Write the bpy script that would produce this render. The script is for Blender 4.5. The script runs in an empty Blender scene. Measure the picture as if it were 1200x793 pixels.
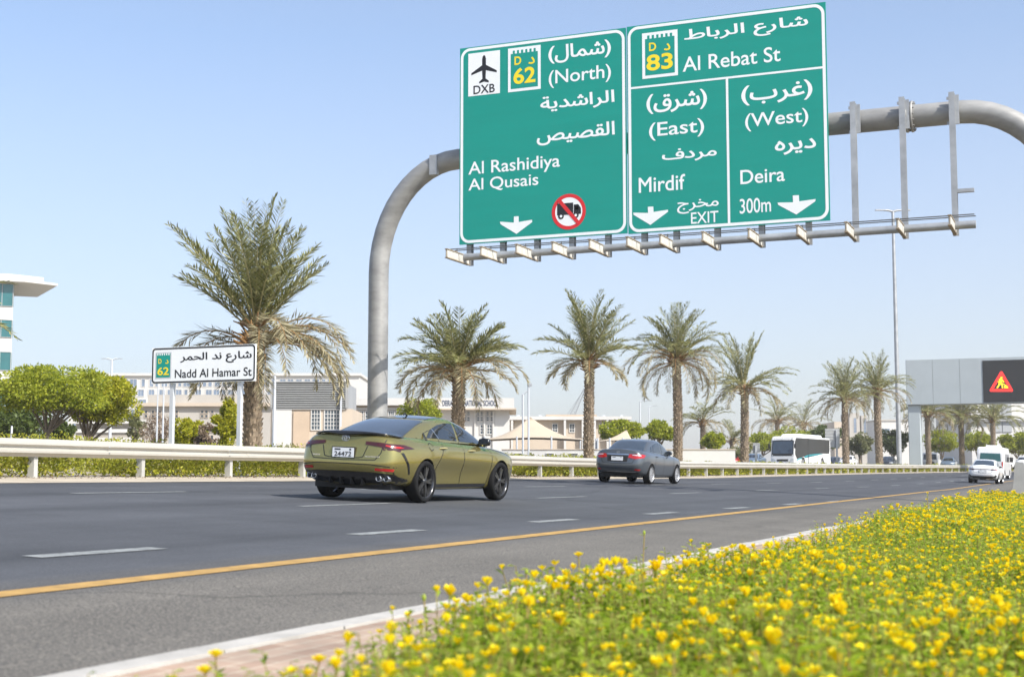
import bpy, bmesh, math, random
import numpy as np
from mathutils import Vector, Matrix
from mathutils.bvhtree import BVHTree
from mathutils.geometry import delaunay_2d_cdt
C = bpy.context.scene.collection
SC = bpy.context.scene
R = math.radians
PI = math.pi
rng = random.Random(7)
nrg = np.random.default_rng(11)

# ------------------------------------------------------------------ camera, sky, sun, exposure
YAW, PITCH, CAMZ = 0.39183, 0.09697, 0.90
FWD = Vector((-math.sin(YAW)*math.cos(PITCH), math.cos(YAW)*math.cos(PITCH), math.sin(PITCH)))
RT = Vector((math.cos(YAW), math.sin(YAW), 0))
UP = RT.cross(FWD)
CAM = Vector((0, 0, CAMZ))
cd = bpy.data.cameras.new('camera')
cam = bpy.data.objects.new('camera', cd); C.objects.link(cam); SC.camera = cam
cam.matrix_world = Matrix((( RT.x, UP.x, -FWD.x, 0), (RT.y, UP.y, -FWD.y, 0), (RT.z, UP.z, -FWD.z, CAMZ), (0, 0, 0, 1)))
cd.sensor_width = 36; cd.lens = 49.5; cd.clip_start = 0.1; cd.clip_end = 8000
cd.dof.use_dof = True; cd.dof.focus_distance = 29.0; cd.dof.aperture_fstop = 3.2

SUN_DIR = Vector((0.70, -0.27, 0.68)).normalized()          # towards the sun
sun_el = math.asin(SUN_DIR.z)
w = bpy.data.worlds.new('World'); SC.world = w; w.use_nodes = True
nt = w.node_tree; bg = nt.nodes['Background']
sky = nt.nodes.new('ShaderNodeTexSky'); sky.sky_type = 'NISHITA'; sky.sun_disc = False
sky.sun_elevation = sun_el; sky.sun_rotation = math.atan2(SUN_DIR.x, SUN_DIR.y)
sky.air_density = .72; sky.dust_density = 1.3; sky.ozone_density = 2.0; sky.altitude = 0
# dusty desert haze lifts the sky towards the horizon
tcw = nt.nodes.new('ShaderNodeTexCoord'); sp_ = nt.nodes.new('ShaderNodeSeparateXYZ'); nt.links.new(tcw.outputs['Generated'], sp_.inputs[0])
mrw = nt.nodes.new('ShaderNodeMapRange'); mrw.inputs['From Min'].default_value = 0; mrw.inputs['From Max'].default_value = .3; mrw.inputs['To Min'].default_value = .75; mrw.inputs['To Max'].default_value = .22
nt.links.new(sp_.outputs['Z'], mrw.inputs['Value'])
mxw = nt.nodes.new('ShaderNodeMix'); mxw.data_type = 'RGBA'; nt.links.new(mrw.outputs['Result'], mxw.inputs[0]); nt.links.new(sky.outputs[0], mxw.inputs[6]); mxw.inputs[7].default_value = (2.95, 2.68, 2.55, 1)
tin = nt.nodes.new('ShaderNodeMix'); tin.data_type = 'RGBA'; tin.blend_type = 'MULTIPLY'; tin.inputs[0].default_value = 1; nt.links.new(sky.outputs[0], tin.inputs[6]); tin.inputs[7].default_value = (1.0, 1.10, 1.10, 1); nt.links.new(tin.outputs[2], mxw.inputs[6])
nt.links.new(mxw.outputs[2], bg.inputs[0]); bg.inputs[1].default_value = 0.135
sl = bpy.data.lights.new('sun', 'SUN'); sl.energy = 3.7; sl.angle = R(0.53); sl.color = (1.0, 0.955, 0.88)
so = bpy.data.objects.new('sun', sl); C.objects.link(so)
so.rotation_euler = SUN_DIR.to_track_quat('Z', 'Y').to_euler()
so.location = (30, -20, 40)
SC.view_settings.view_transform = 'Standard'; SC.view_settings.look = 'None'
SC.view_settings.gamma = 1; SC.view_settings.use_curve_mapping = False
SC.view_settings.exposure = 0.9
SC.cycles.max_bounces = 6; SC.cycles.transparent_max_bounces = 6
SC.cycles.use_denoising = True

# ------------------------------------------------------------------ helpers
def at(px, py, depth):
    """a point at a given distance in front of the camera position (photo measured at 1200 x 793)"""
    return CAM + (FWD + RT*((px-600)/1650) - UP*((py-396.5)/1650))*depth
def on_plane_y(px, py, Y):
    r = FWD + RT*((px-600)/1650) - UP*((py-396.5)/1650)
    return CAM + r*(Y/r.y)

def tag(o, label, cat, group=None, kind=None):
    if label: o['label'] = label
    if cat: o['category'] = cat
    if group: o['group'] = group
    if kind: o['kind'] = kind
    return o
def thing(name, label, cat, loc=(0, 0, 0), rz=0, group=None):
    o = bpy.data.objects.new(name, None); C.objects.link(o)
    o.location = loc; o.rotation_euler = (0, 0, rz); o.empty_display_size = 0.3
    return tag(o, label, cat, group)
def copy_tree(o, parent=None):
    c = o.copy(); C.objects.link(c)
    if parent: c.parent = parent
    for ch in list(o.children): copy_tree(ch, c)
    return c

class MB:
    def __init__(s): s.v = []; s.f = []; s.m = []; s.sm = []
    def add(s, vs, fs, mi=0, smooth=False):
        b = len(s.v); s.v += [tuple(p) for p in vs]
        for f in fs: s.f.append([i+b for i in f]); s.m.append(mi); s.sm.append(smooth)
        return s
    def box(s, x0, x1, y0, y1, z0, z1, mi=0):
        vs = [(x0,y0,z0),(x1,y0,z0),(x1,y1,z0),(x0,y1,z0),(x0,y0,z1),(x1,y0,z1),(x1,y1,z1),(x0,y1,z1)]
        return s.add(vs, [(3,2,1,0),(4,5,6,7),(0,1,5,4),(1,2,6,5),(2,3,7,6),(3,0,4,7)], mi)
    def bbox(s, x0, x1, y0, y1, z0, z1, b=0.02, mi=0):
        """box with chamfered vertical and top edges"""
        def ring(i, z): return [(x0+i+b,y0+i,z),(x1-i-b,y0+i,z),(x1-i,y0+i+b,z),(x1-i,y1-i-b,z),(x1-i-b,y1-i,z),(x0+i+b,y1-i,z),(x0+i,y1-i-b,z),(x0+i,y0+i+b,z)]
        rs = [ring(0, z0), ring(0, z1-b), ring(b, z1)]
        vs = rs[0]+rs[1]+rs[2]; fs = [tuple(range(7,-1,-1)), tuple(range(16,24))]
        for r in range(2):
            for i in range(8): fs.append((r*8+i, r*8+(i+1)%8, r*8+8+(i+1)%8, r*8+8+i))
        return s.add(vs, fs, mi)
    def tube(s, pts, rad, n=10, mi=0, cap=True, smooth=True):
        pts = [Vector(p) for p in pts]; k = len(pts)
        rad = rad if isinstance(rad, (list, tuple)) else [rad]*k
        vs = []; prev = None
        for i, p in enumerate(pts):
            t = (pts[min(i+1,k-1)]-pts[max(i-1,0)])
            t = t.normalized() if t.length > 1e-9 else Vector((0,0,1))
            if prev is None:
                a = Vector((1,0,0)) if abs(t.x) < .9 else Vector((0,1,0))
                u = (a - t*a.dot(t)).normalized()
            else: u = (prev - t*prev.dot(t)).normalized()
            prev = u; v = t.cross(u)
            for j in range(n):
                a = 2*PI*j/n; vs.append(p + (u*math.cos(a)+v*math.sin(a))*rad[i])
        fs = []
        for i in range(k-1):
            for j in range(n): fs.append((i*n+j, i*n+(j+1)%n, i*n+n+(j+1)%n, i*n+n+j))
        s.add(vs, fs, mi, smooth)
        if cap:
            s.add(vs[:n], [tuple(range(n-1,-1,-1))], mi); s.add(vs[-n:], [tuple(range(n))], mi)
        return s
    def lathe(s, prof, axis='z', c=(0,0,0), n=24, mi=0, smooth=True):
        vs = []
        for r, h in prof:
            for j in range(n):
                a = 2*PI*j/n; p = (r*math.cos(a), r*math.sin(a), h)
                if axis == 'x': p = (p[2], p[0], p[1])
                if axis == 'y': p = (p[0], p[2], p[1])
                vs.append((p[0]+c[0], p[1]+c[1], p[2]+c[2]))
        fs = []
        for i in range(len(prof)-1):
            for j in range(n): fs.append((i*n+j, i*n+(j+1)%n, i*n+n+(j+1)%n, i*n+n+j))
        return s.add(vs, fs, mi, smooth)
    def prism(s, poly, fn, t0, t1, mi=0):
        """2-D outline swept from t0 to t1; fn(u, v, t) gives the 3-D point"""
        n = len(poly); vs = [fn(u, v, t0) for u, v in poly]+[fn(u, v, t1) for u, v in poly]
        fs = [tuple(range(n-1,-1,-1)), tuple(range(n, 2*n))]
        for i in range(n): fs.append((i, (i+1)%n, n+(i+1)%n, n+i))
        return s.add(vs, fs, mi)
    def build(s, name, mats, parent=None, smooth=None):
        me = bpy.data.meshes.new(name); me.from_pydata(s.v, [], s.f)
        mats = mats if isinstance(mats, (list, tuple)) else [mats]
        for m in mats: me.materials.append(m)
        me.polygons.foreach_set('material_index', s.m)
        me.polygons.foreach_set('use_smooth', s.sm if smooth is None else [smooth]*len(s.f))
        me.update()
        o = bpy.data.objects.new(name, me); C.objects.link(o)
        if parent: o.parent = parent
        return o
    def fixn(s): return s
def recalc(o):
    bm = bmesh.new(); bm.from_mesh(o.data); bmesh.ops.recalc_face_normals(bm, faces=bm.faces); bm.to_mesh(o.data); bm.free(); return o

def np_mesh(name, V, F, mats, parent=None, mi=None, smooth=False):
    """V (n,3), F (m,k) of one face size"""
    me = bpy.data.meshes.new(name); V = np.asarray(V, np.float32); F = np.asarray(F, np.int32)
    m, k = F.shape
    me.vertices.add(len(V)); me.vertices.foreach_set('co', V.ravel())
    me.loops.add(m*k); me.loops.foreach_set('vertex_index', F.ravel())
    me.polygons.add(m); me.polygons.foreach_set('loop_start', np.arange(0, m*k, k, dtype=np.int32))
    mats = mats if isinstance(mats, (list, tuple)) else [mats]
    for q in mats: me.materials.append(q)
    if mi is not None: me.polygons.foreach_set('material_index', np.asarray(mi, np.int32))
    if smooth: me.polygons.foreach_set('use_smooth', np.ones(m, bool))
    me.update(calc_edges=True); me.validate()
    o = bpy.data.objects.new(name, me); C.objects.link(o)
    if parent: o.parent = parent
    return o

# ------------------------------------------------------------------ materials
def pm(name, col, rough=.6, metal=0, var=.12, scale=3.0, bump=0, bscale=60, coat=0, spec=.5, space='Object', stretch=(1,1,1), col2=None):
    m = bpy.data.materials.new(name); m.use_nodes = True; n = m.node_tree; b = n.nodes['Principled BSDF']
    b.inputs['Roughness'].default_value = rough; b.inputs['Metallic'].default_value = metal
    b.inputs['Coat Weight'].default_value = coat; b.inputs['Coat Roughness'].default_value = .04
    b.inputs['Specular IOR Level'].default_value = spec
    tc = n.nodes.new('ShaderNodeTexCoord'); mp = n.nodes.new('ShaderNodeMapping'); mp.inputs['Scale'].default_value = stretch
    n.links.new(tc.outputs[space], mp.inputs[0])
    nz = n.nodes.new('ShaderNodeTexNoise'); nz.inputs['Scale'].default_value = scale; nz.inputs['Detail'].default_value = 6; nz.inputs['Roughness'].default_value = .65
    n.links.new(mp.outputs[0], nz.inputs['Vector'])
    cr = n.nodes.new('ShaderNodeValToRGB'); cr.color_ramp.elements[0].position = .3; cr.color_ramp.elements[1].position = .7
    c0 = [c*(1-var) for c in col]; c1 = [min(1, c*(1+var)) for c in (col2 or col)]
    cr.color_ramp.elements[0].color = (*c0, 1); cr.color_ramp.elements[1].color = (*c1, 1)
    n.links.new(nz.outputs['Fac'], cr.inputs[0]); n.links.new(cr.outputs[0], b.inputs['Base Color'])
    if bump:
        z2 = n.nodes.new('ShaderNodeTexNoise'); z2.inputs['Scale'].default_value = bscale; z2.inputs['Detail'].default_value = 4
        n.links.new(mp.outputs[0], z2.inputs['Vector'])
        bp = n.nodes.new('ShaderNodeBump'); bp.inputs['Strength'].default_value = bump; bp.inputs['Distance'].default_value = .02
        n.links.new(z2.outputs['Fac'], bp.inputs['Height']); n.links.new(bp.outputs[0], b.inputs['Normal'])
    return m
def leafm(name, cols, trans=.35, rough=.5):
    """foliage: each leaf takes its own tone, light passes through"""
    m = bpy.data.materials.new(name); m.use_nodes = True; n = m.node_tree; b = n.nodes['Principled BSDF']; out = n.nodes['Material Output']
    g = n.nodes.new('ShaderNodeNewGeometry'); cr = n.nodes.new('ShaderNodeValToRGB'); cr.color_ramp.interpolation = 'LINEAR'
    while len(cr.color_ramp.elements) < len(cols): cr.color_ramp.elements.new(.5)
    for i, c in enumerate(cols):
        cr.color_ramp.elements[i].position = i/(len(cols)-1); cr.color_ramp.elements[i].color = (*c, 1)
    n.links.new(g.outputs['Random Per Island'], cr.inputs[0])
    n.links.new(cr.outputs[0], b.inputs['Base Color']); b.inputs['Roughness'].default_value = rough; b.inputs['Specular IOR Level'].default_value = .3
    t = n.nodes.new('ShaderNodeBsdfTranslucent'); n.links.new(cr.outputs[0], t.inputs[0])
    mx = n.nodes.new('ShaderNodeMixShader'); mx.inputs[0].default_value = trans
    n.links.new(b.outputs[0], mx.inputs[1]); n.links.new(t.outputs[0], mx.inputs[2]); n.links.new(mx.outputs[0], out.inputs[0])
    return m
def emis(name, col, st):
    m = pm(name, col, .4, var=.02); b = m.node_tree.nodes['Principled BSDF']
    b.inputs['Emission Color'].default_value = (*col, 1); b.inputs['Emission Strength'].default_value = st
    return m

M = {}
M['kerb'] = pm('concrete kerb', (.42,.40,.37), .85, var=.18, scale=2.5, bump=.3)
M['concrete'] = pm('barrier concrete', (.36,.36,.36), .8, var=.15, scale=2, bump=.25, bscale=30)
M['soil'] = pm('dry soil', (.22,.16,.10), .95, var=.3, scale=5, bump=.6)
M['sand'] = pm('dusty sand verge', (.42,.36,.28), .95, var=.22, scale=1.2, bump=.5, bscale=25)
M['earth'] = pm('sandy ground', (.36,.31,.24), .95, var=.2, scale=.05, bump=.2, bscale=3)
M['white_paint'] = pm('worn white road paint', (.225,.235,.232), .75, var=.45, scale=11)
M['yellow_paint'] = pm('worn yellow road paint', (.40,.242,.07), .75, var=.28, scale=6)
M['galv'] = pm('galvanised steel', (.40,.41,.42), .5, .55, var=.2, scale=2.2, bump=.1)
M['rail'] = pm('dusty cream guardrail steel', (.46,.435,.385), .5, .12, var=.12, scale=1.5, bump=.08, stretch=(1,.12,1))
M['rail_post'] = pm('guardrail post steel', (.47,.46,.43), .6, .2, var=.15, scale=3)
M['tube'] = pm('grey weathered painted pipe', (.31,.305,.295), .5, .25, var=.3, scale=1.1, bump=.06, stretch=(.6,1,1.6))
M['steel_dark'] = pm('dark steel', (.12,.12,.12), .5, .4, var=.2)
M['sign_green'] = pm('traffic sign green sheeting', (.0,.265,.21), .42, var=.05, scale=.8, stretch=(.25,1,3))
M['sign_white'] = pm('traffic sign white sheeting', (.80,.82,.83), .45, var=.03)
M['sign_yellow'] = pm('sign yellow', (.85,.66,.02), .45, var=.03)
M['sign_black'] = pm('sign black', (.012,.012,.016), .45, var=.1)
M['sign_red'] = pm('sign red', (.62,.02,.025), .45, var=.04)
M['lampface'] = pm('dusty lamp lens', (.55,.53,.48), .5, var=.15, scale=6)
M['rust'] = pm('rust brown lamp housing', (.27,.215,.15), .7, var=.3, scale=8)
M['alu'] = pm('light grey painted steel', (.55,.57,.60), .45, .15, var=.06, scale=1.5)
M['vms_grey'] = pm('pale grey display housing', (.40,.44,.46), .45, .1, var=.05, scale=.5)
M['screen'] = pm('matt black display', (.018,.018,.02), .5, var=.2, scale=20)
M['led_red'] = emis('red display dots', (.80,.025,.02), .9)
M['led_yellow'] = emis('yellow display dots', (.95,.62,.02), .9)
M['bark'] = pm('palm bark', (.25,.195,.14), .9, var=.55, scale=7, bump=.6, bscale=30)
M['bark_in'] = pm('palm fibre', (.15,.10,.06), .95, var=.4, scale=9, bump=.6)
M['fruit_stalk'] = pm('orange brown frond bases', (.34,.19,.075), .8, var=.35, scale=9)
M['wood'] = pm('tree bark', (.25,.19,.135), .9, var=.3, scale=6, bump=.5)
M['frond'] = leafm('date palm leaflets', [(.10,.108,.03),(.18,.19,.06),(.28,.285,.11),(.38,.365,.18),(.22,.23,.07)], .3, .42)
M['frond_dry'] = leafm('dusty old palm leaflets', [(.24,.21,.12),(.36,.32,.20),(.46,.41,.28),(.30,.27,.14)], .25, .5)
M['rachis'] = pm('palm midrib', (.32,.28,.13), .6, var=.15)
M['leaf_a'] = leafm('fresh tree leaves', [(.18,.23,.018),(.34,.38,.03),(.47,.48,.045),(.27,.31,.024)], .5)
M['leaf_y'] = leafm('yellow green tree leaves', [(.27,.31,.02),(.46,.45,.03),(.56,.52,.045),(.36,.38,.025)], .5)
M['leaf_d'] = leafm('dark tree leaves', [(.05,.075,.018),(.09,.125,.028),(.13,.165,.035)], .35)
M['leaf_g'] = leafm('dull grey green leaves', [(.13,.15,.06),(.20,.21,.09),(.26,.25,.13)], .4)
M['leaf_b'] = leafm('brown dry twigs', [(.20,.14,.10),(.28,.21,.15),(.24,.18,.12)], .2)
M['hedge'] = leafm('ground cover leaves', [(.17,.20,.015),(.34,.36,.03),(.46,.44,.04),(.24,.27,.025),(.40,.33,.08)], .45)
M['bed_leaf'] = leafm('flower bed leaves', [(.15,.26,.015),(.30,.43,.025),(.44,.55,.05),(.58,.63,.15),(.23,.35,.022)], .5, .35)
M['bed_stem'] = leafm('flower bed stems', [(.30,.32,.07),(.40,.27,.11),(.32,.40,.07)], .3)
M['petal'] = leafm('yellow petals', [(.94,.70,.003),(.95,.76,.005),(.95,.82,.03),(.94,.64,.003)], .4, .5)
M['white_wall'] = pm('white render', (.56,.545,.52), .8, var=.06, scale=.3)
M['cream_wall'] = pm('cream render', (.50,.42,.335), .85, var=.08, scale=.3)
M['beige_wall'] = pm('beige render', (.48,.37,.27), .85, var=.1, scale=.4)
M['pale_wall'] = pm('pale grey render', (.43,.40,.36), .85, var=.08, scale=.3)
M['grey_panel'] = pm('grey cladding', (.33,.34,.35), .6, .1, var=.08, scale=.3)
M['louvre'] = pm('grey aluminium louvres', (.36,.36,.35), .45, .35, var=.08)
M['window'] = pm('dark window glass', (.05,.07,.09), .08, 0, var=.3, scale=.4, spec=.8)
M['window_teal'] = pm('teal window glass', (.02,.12,.13), .08, 0, var=.25, scale=.3, spec=.9)
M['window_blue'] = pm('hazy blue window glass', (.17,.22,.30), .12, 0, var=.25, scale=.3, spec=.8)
M['lettering_blue'] = pm('dark blue raised letters', (.03,.05,.10), .5, var=.05)
M['tent'] = pm('beige tent fabric', (.47,.39,.295), .8, var=.08, scale=.4)
M['tyre'] = pm('tyre rubber', (.009,.009,.0095), .8, var=.25, scale=8, spec=.2)
M['black_gloss'] = pm('gloss black trim', (.008,.008,.009), .12, 0, var=.1, coat=.6)
M['black_matt'] = pm('matt black plastic', (.012,.012,.013), .6, 0, var=.2)
M['car_glass'] = pm('tinted car glass', (.012,.016,.02), .03, 0, var=.1, spec=.9, coat=.5)
M['rear_glass'] = pm('blue tinted rear glass', (.03,.045,.065), .04, 0, var=.3, scale=2, spec=.9, coat=.6)
M['chrome'] = pm('chrome', (.75,.75,.76), .12, 1, var=.03)
M['rim_black'] = pm('black alloy', (.10,.10,.105), .25, .8, var=.15)
M['rim_silver'] = pm('silver alloy', (.55,.55,.56), .3, .75, var=.08)
M['lamp_red'] = pm('red lamp lens', (.42,.012,.012), .12, 0, var=.15, coat=.7, scale=10)
M['lamp_dark'] = pm('smoked red lamp lens', (.05,.006,.007), .1, 0, var=.2, coat=.8, scale=10)
M['lamp_clear'] = pm('clear lamp lens', (.62,.64,.66), .12, .2, var=.15, coat=.7, scale=10)
M['plate'] = pm('white number plate', (.74,.75,.77), .45, var=.03)
M['flower_core'] = pm('amber flower centre', (.62,.30,.01), .7, var=.2)

def paint(name, col, metal=.55, rough=.3, col2=None):
    m = pm(name, col, rough, metal, var=.04, scale=1.5, coat=.9, col2=col2); return m
M['paint_olive'] = paint('olive gold metallic paint', (.36,.305,.095), .76, .2)
M['paint_grey'] = paint('dark blue grey metallic paint', (.10,.113,.128), .5, .28)
M['paint_white'] = paint('white paint', (.80,.80,.80), 0, .35)
M['paint_red'] = paint('red paint', (.45,.03,.03), .1, .35)
M['paint_blue'] = paint('blue grey paint', (.16,.22,.30), .4, .35)
M['paint_dark'] = paint('near black paint', (.03,.035,.045), .4, .35)
M['bus_black'] = pm('bus dark window band', (.022,.022,.022), .2, 0, var=.2, spec=.25, scale=.6)
M['bus_teal'] = pm('bus teal stripe', (.02,.30,.36), .35, var=.05)

def asphalt():
    m = bpy.data.materials.new('asphalt'); m.use_nodes = True; n = m.node_tree; b = n.nodes['Principled BSDF']; L = n.links.new
    g = n.nodes.new('ShaderNodeNewGeometry')
    def noise(sc, det=4, stretch=None, rough=.6):
        z = n.nodes.new('ShaderNodeTexNoise'); z.inputs['Scale'].default_value = sc; z.inputs['Detail'].default_value = det; z.inputs['Roughness'].default_value = rough
        if stretch:
            mp = n.nodes.new('ShaderNodeMapping'); mp.inputs['Scale'].default_value = stretch; L(g.outputs['Position'], mp.inputs[0]); L(mp.outputs[0], z.inputs['Vector'])
        else: L(g.outputs['Position'], z.inputs['Vector'])
        return z
    def ramp(src, stops):
        r = n.nodes.new('ShaderNodeValToRGB'); e = r.color_ramp.elements
        while len(e) < len(stops): e.new(.5)
        for i, (p, c) in enumerate(stops): e[i].position = p; e[i].color = (c, c, c, 1) if not isinstance(c, tuple) else (*c, 1)
        L(src, r.inputs[0]); return r
    def mix(a, bb, fac=1.0, mode='MULTIPLY'):
        x = n.nodes.new('ShaderNodeMix'); x.data_type = 'RGBA'; x.blend_type = mode
        if isinstance(fac, float): x.inputs[0].default_value = fac
        else: L(fac, x.inputs[0])
        for sck, val in ((x.inputs[6], a), (x.inputs[7], bb)):
            if isinstance(val, tuple): sck.default_value = (*val, 1)
            else: L(val, sck)
        return x.outputs[2]
    sx = n.nodes.new('ShaderNodeSeparateXYZ'); L(g.outputs['Position'], sx.inputs[0])
    # hard shoulder surface is an older, browner and coarser layer than the lanes
    wob = noise(.35, 3)
    ad = n.nodes.new('ShaderNodeMath'); ad.operation = 'MULTIPLY_ADD'; L(wob.outputs['Fac'], ad.inputs[0]); ad.inputs[1].default_value = .5; L(sx.outputs['X'], ad.inputs[2])
    mr = n.nodes.new('ShaderNodeMapRange'); mr.inputs['From Min'].default_value = -5.9; mr.inputs['From Max'].default_value = -4.9; L(ad.outputs[0], mr.inputs['Value'])
    fine = noise(85, 3, rough=.7); coarse = noise(64, 3, rough=.7)
    lane = ramp(fine.outputs['Fac'], [(.33,(.043,.045,.051)),(.5,(.064,.067,.075)),(.68,(.108,.110,.117))])
    shol = ramp(coarse.outputs['Fac'], [(.34,(.062,.058,.052)),(.5,(.122,.113,.100)),(.66,(.26,.235,.195))])
    base = mix(lane.outputs[0], shol.outputs[0], mr.outputs['Result'], 'MIX')
    band = noise(1.0, 4, (.75,.012,.5)); br = ramp(band.outputs['Fac'], [(.3,.66),(.45,.95),(.55,1.04),(.7,1.25)])
    base = mix(base, br.outputs[0])
    blot = noise(.5, 5); bl = ramp(blot.outputs['Fac'], [(.3,.80),(.7,1.14)])
    base = mix(base, bl.outputs[0])
    vor = n.nodes.new('ShaderNodeTexVoronoi'); vor.feature = 'DISTANCE_TO_EDGE'; vor.inputs['Scale'].default_value = .06
    wz = noise(.8, 5); vm = n.nodes.new('ShaderNodeVectorMath'); vm.operation = 'MULTIPLY_ADD'; L(wz.outputs['Color'], vm.inputs[0]); vm.inputs[1].default_value = (1.6,1.6,0); L(g.outputs['Position'], vm.inputs[2])
    L(vm.outputs[0], vor.inputs['Vector']); ck = ramp(vor.outputs['Distance'], [(0,.66),(.0009,.72),(.0018,1.0)])
    base = mix(base, ck.outputs[0])
    L(base, b.inputs['Base Color']); b.inputs['Roughness'].default_value = .8; b.inputs['Specular IOR Level'].default_value = .35
    bp = n.nodes.new('ShaderNodeBump'); bp.inputs['Strength'].default_value = .5; bp.inputs['Distance'].default_value = .008
    L(coarse.outputs['Fac'], bp.inputs['Height']); L(bp.outputs[0], b.inputs['Normal'])
    return m
M['asphalt'] = asphalt()
def pavers():
    m = bpy.data.materials.new('block paving'); m.use_nodes = True; n = m.node_tree; b = n.nodes['Principled BSDF']; L = n.links.new
    g = n.nodes.new('ShaderNodeNewGeometry'); mp = n.nodes.new('ShaderNodeMapping'); mp.inputs['Rotation'].default_value = (0,0,R(90)); L(g.outputs['Position'], mp.inputs[0])
    br = n.nodes.new('ShaderNodeTexBrick'); br.inputs['Scale'].default_value = 1; br.inputs['Brick Width'].default_value = .21; br.inputs['Row Height'].default_value = .105; br.inputs['Mortar Size'].default_value = .006
    br.inputs['Color1'].default_value = (.31,.215,.16,1); br.inputs['Color2'].default_value = (.40,.30,.23,1); br.inputs['Mortar'].default_value = (.44,.38,.30,1)
    L(mp.outputs[0], br.inputs['Vector'])
    z = n.nodes.new('ShaderNodeTexNoise'); z.inputs['Scale'].default_value = 3; z.inputs['Detail'].default_value = 6; L(g.outputs['Position'], z.inputs['Vector'])
    r = n.nodes.new('ShaderNodeValToRGB'); r.color_ramp.elements[0].position = .3; r.color_ramp.elements[0].color = (.75,.75,.75,1); r.color_ramp.elements[1].position = .7; r.color_ramp.elements[1].color = (1.15,1.12,1.1,1); L(z.outputs['Fac'], r.inputs[0])
    x = n.nodes.new('ShaderNodeMix'); x.data_type = 'RGBA'; x.blend_type = 'MULTIPLY'; x.inputs[0].default_value = 1; L(br.outputs['Color'], x.inputs[6]); L(r.outputs[0], x.inputs[7])
    L(x.outputs[2], b.inputs['Base Color']); b.inputs['Roughness'].default_value = .9
    bp = n.nodes.new('ShaderNodeBump'); bp.inputs['Strength'].default_value = .6; bp.inputs['Distance'].default_value = .01; bp.invert = True
    L(br.outputs['Fac'], bp.inputs['Height']); L(bp.outputs[0], b.inputs['Normal'])
    return m
M['pavers'] = pavers()

def haze_box(x0, x1, y0, y1, z0, z1, dens):
    mb = MB(); mb.box(x0, x1, y0, y1, z0, z1); m = bpy.data.materials.new('pale dusty air'); m.use_nodes = True; n = m.node_tree
    n.nodes.remove(n.nodes['Principled BSDF']); v = n.nodes.new('ShaderNodeVolumePrincipled'); v.inputs['Color'].default_value = (.98,.955,.92,1); v.inputs['Density'].default_value = dens; v.inputs['Anisotropy'].default_value = .2
    n.links.new(v.outputs[0], n.nodes['Material Output'].inputs['Volume']); o = mb.build('haze', m); tag(o, 'thin pale dusty air over the whole place', 'haze', kind='stuff')
# ------------------------------------------------------------------ terrain: banked road, rising median
def bend(Y):
    if Y < 110: return 0.0
    if Y < 260: return (Y-110)**2/800
    return 28.125 + (Y-260)*.375
def grade(Y): return .005*min(max(0, Y-65), 200)
def zt(u, Y):
    if u >= -20: return -.045*min(u, 6) + grade(Y)
    t = min(1, (-20-u)/8); t = t*t*(3-2*t)
    return (.9+grade(Y))*(1-t) + 1.7*t
def gz(x, y): return zt(x-bend(y), y)
def pt(u, Y, dz=0): return (u+bend(Y), Y, zt(u, Y)+dz)
YS = [-60,-30,-15,-8] + list(range(-4, 66, 3)) + list(range(66, 262, 5)) + [270,290,320,380,500,800,1500,3500]
US = [-3500,-900,-300,-120,-60,-44,-36,-30,-28,-26.5,-25,-23.5,-22,-21,-20,-19,-17.2,-14,-10,-7,-5,-3.5,-2,0,3,6,12,40,200,1500]
def sheet(name, us, ys, dz, mat, uf=None):
    mb = MB(); V = []
    for y in ys:
        for u in us: V.append(pt(u+(uf(y) if uf else 0), y, dz))
    k = len(us); F = [(j*k+i, j*k+i+1, (j+1)*k+i+1, (j+1)*k+i) for j in range(len(ys)-1) for i in range(k-1)]
    mb.add(V, F, 0, True); o = mb.build(name, mat); o['kind'] = 'structure'; return o
sheet('ground', US, YS, 0, M['earth'])
sheet('road', [-17.0,-14,-10,-7,-5,-3.5], YS[2:-3], .006, M['asphalt'])
sheet('verge', [-20,-19,-18,-17.0], YS[2:-3], .012, M['sand'])
sheet('opposite_road', [-44,-36,-30,-29], YS[2:-3], .006, M['asphalt'])
sheet('paved_strip', [-3.34,-2,-1.2], YS[2:-4], .022, M['pavers'])
sheet('flower_bed_soil', [-2.55,-2,0,3], YS[2:-10], .03, M['soil'], uf=lambda Y: -.012*max(0, min(Y, 45)-5))
mk = MB(); ys = [-9+1.0*i for i in range(80)]+[71+5*i for i in range(50)]
for y0, y1 in zip(ys[:-1], ys[1:]):
    jx = rng.uniform(-.004, .004); jz = rng.uniform(-.003, .003); V = []
    for y in (y0+.005, y1-.005): V += [pt(-3.5+jx,y,-.02), pt(-3.49+jx,y,.028+jz), pt(-3.475+jx,y,.036+jz), pt(-3.345+jx,y,.036+jz), pt(-3.34+jx,y,-.02)]
    mk.add(V, [(i, i+1, 6+i, 5+i) for i in range(4)]+[(4,3,2,1,0),(5,6,7,8,9)])
k_ = mk.build('kerb', M['kerb']); k_['kind'] = 'structure'

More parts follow.
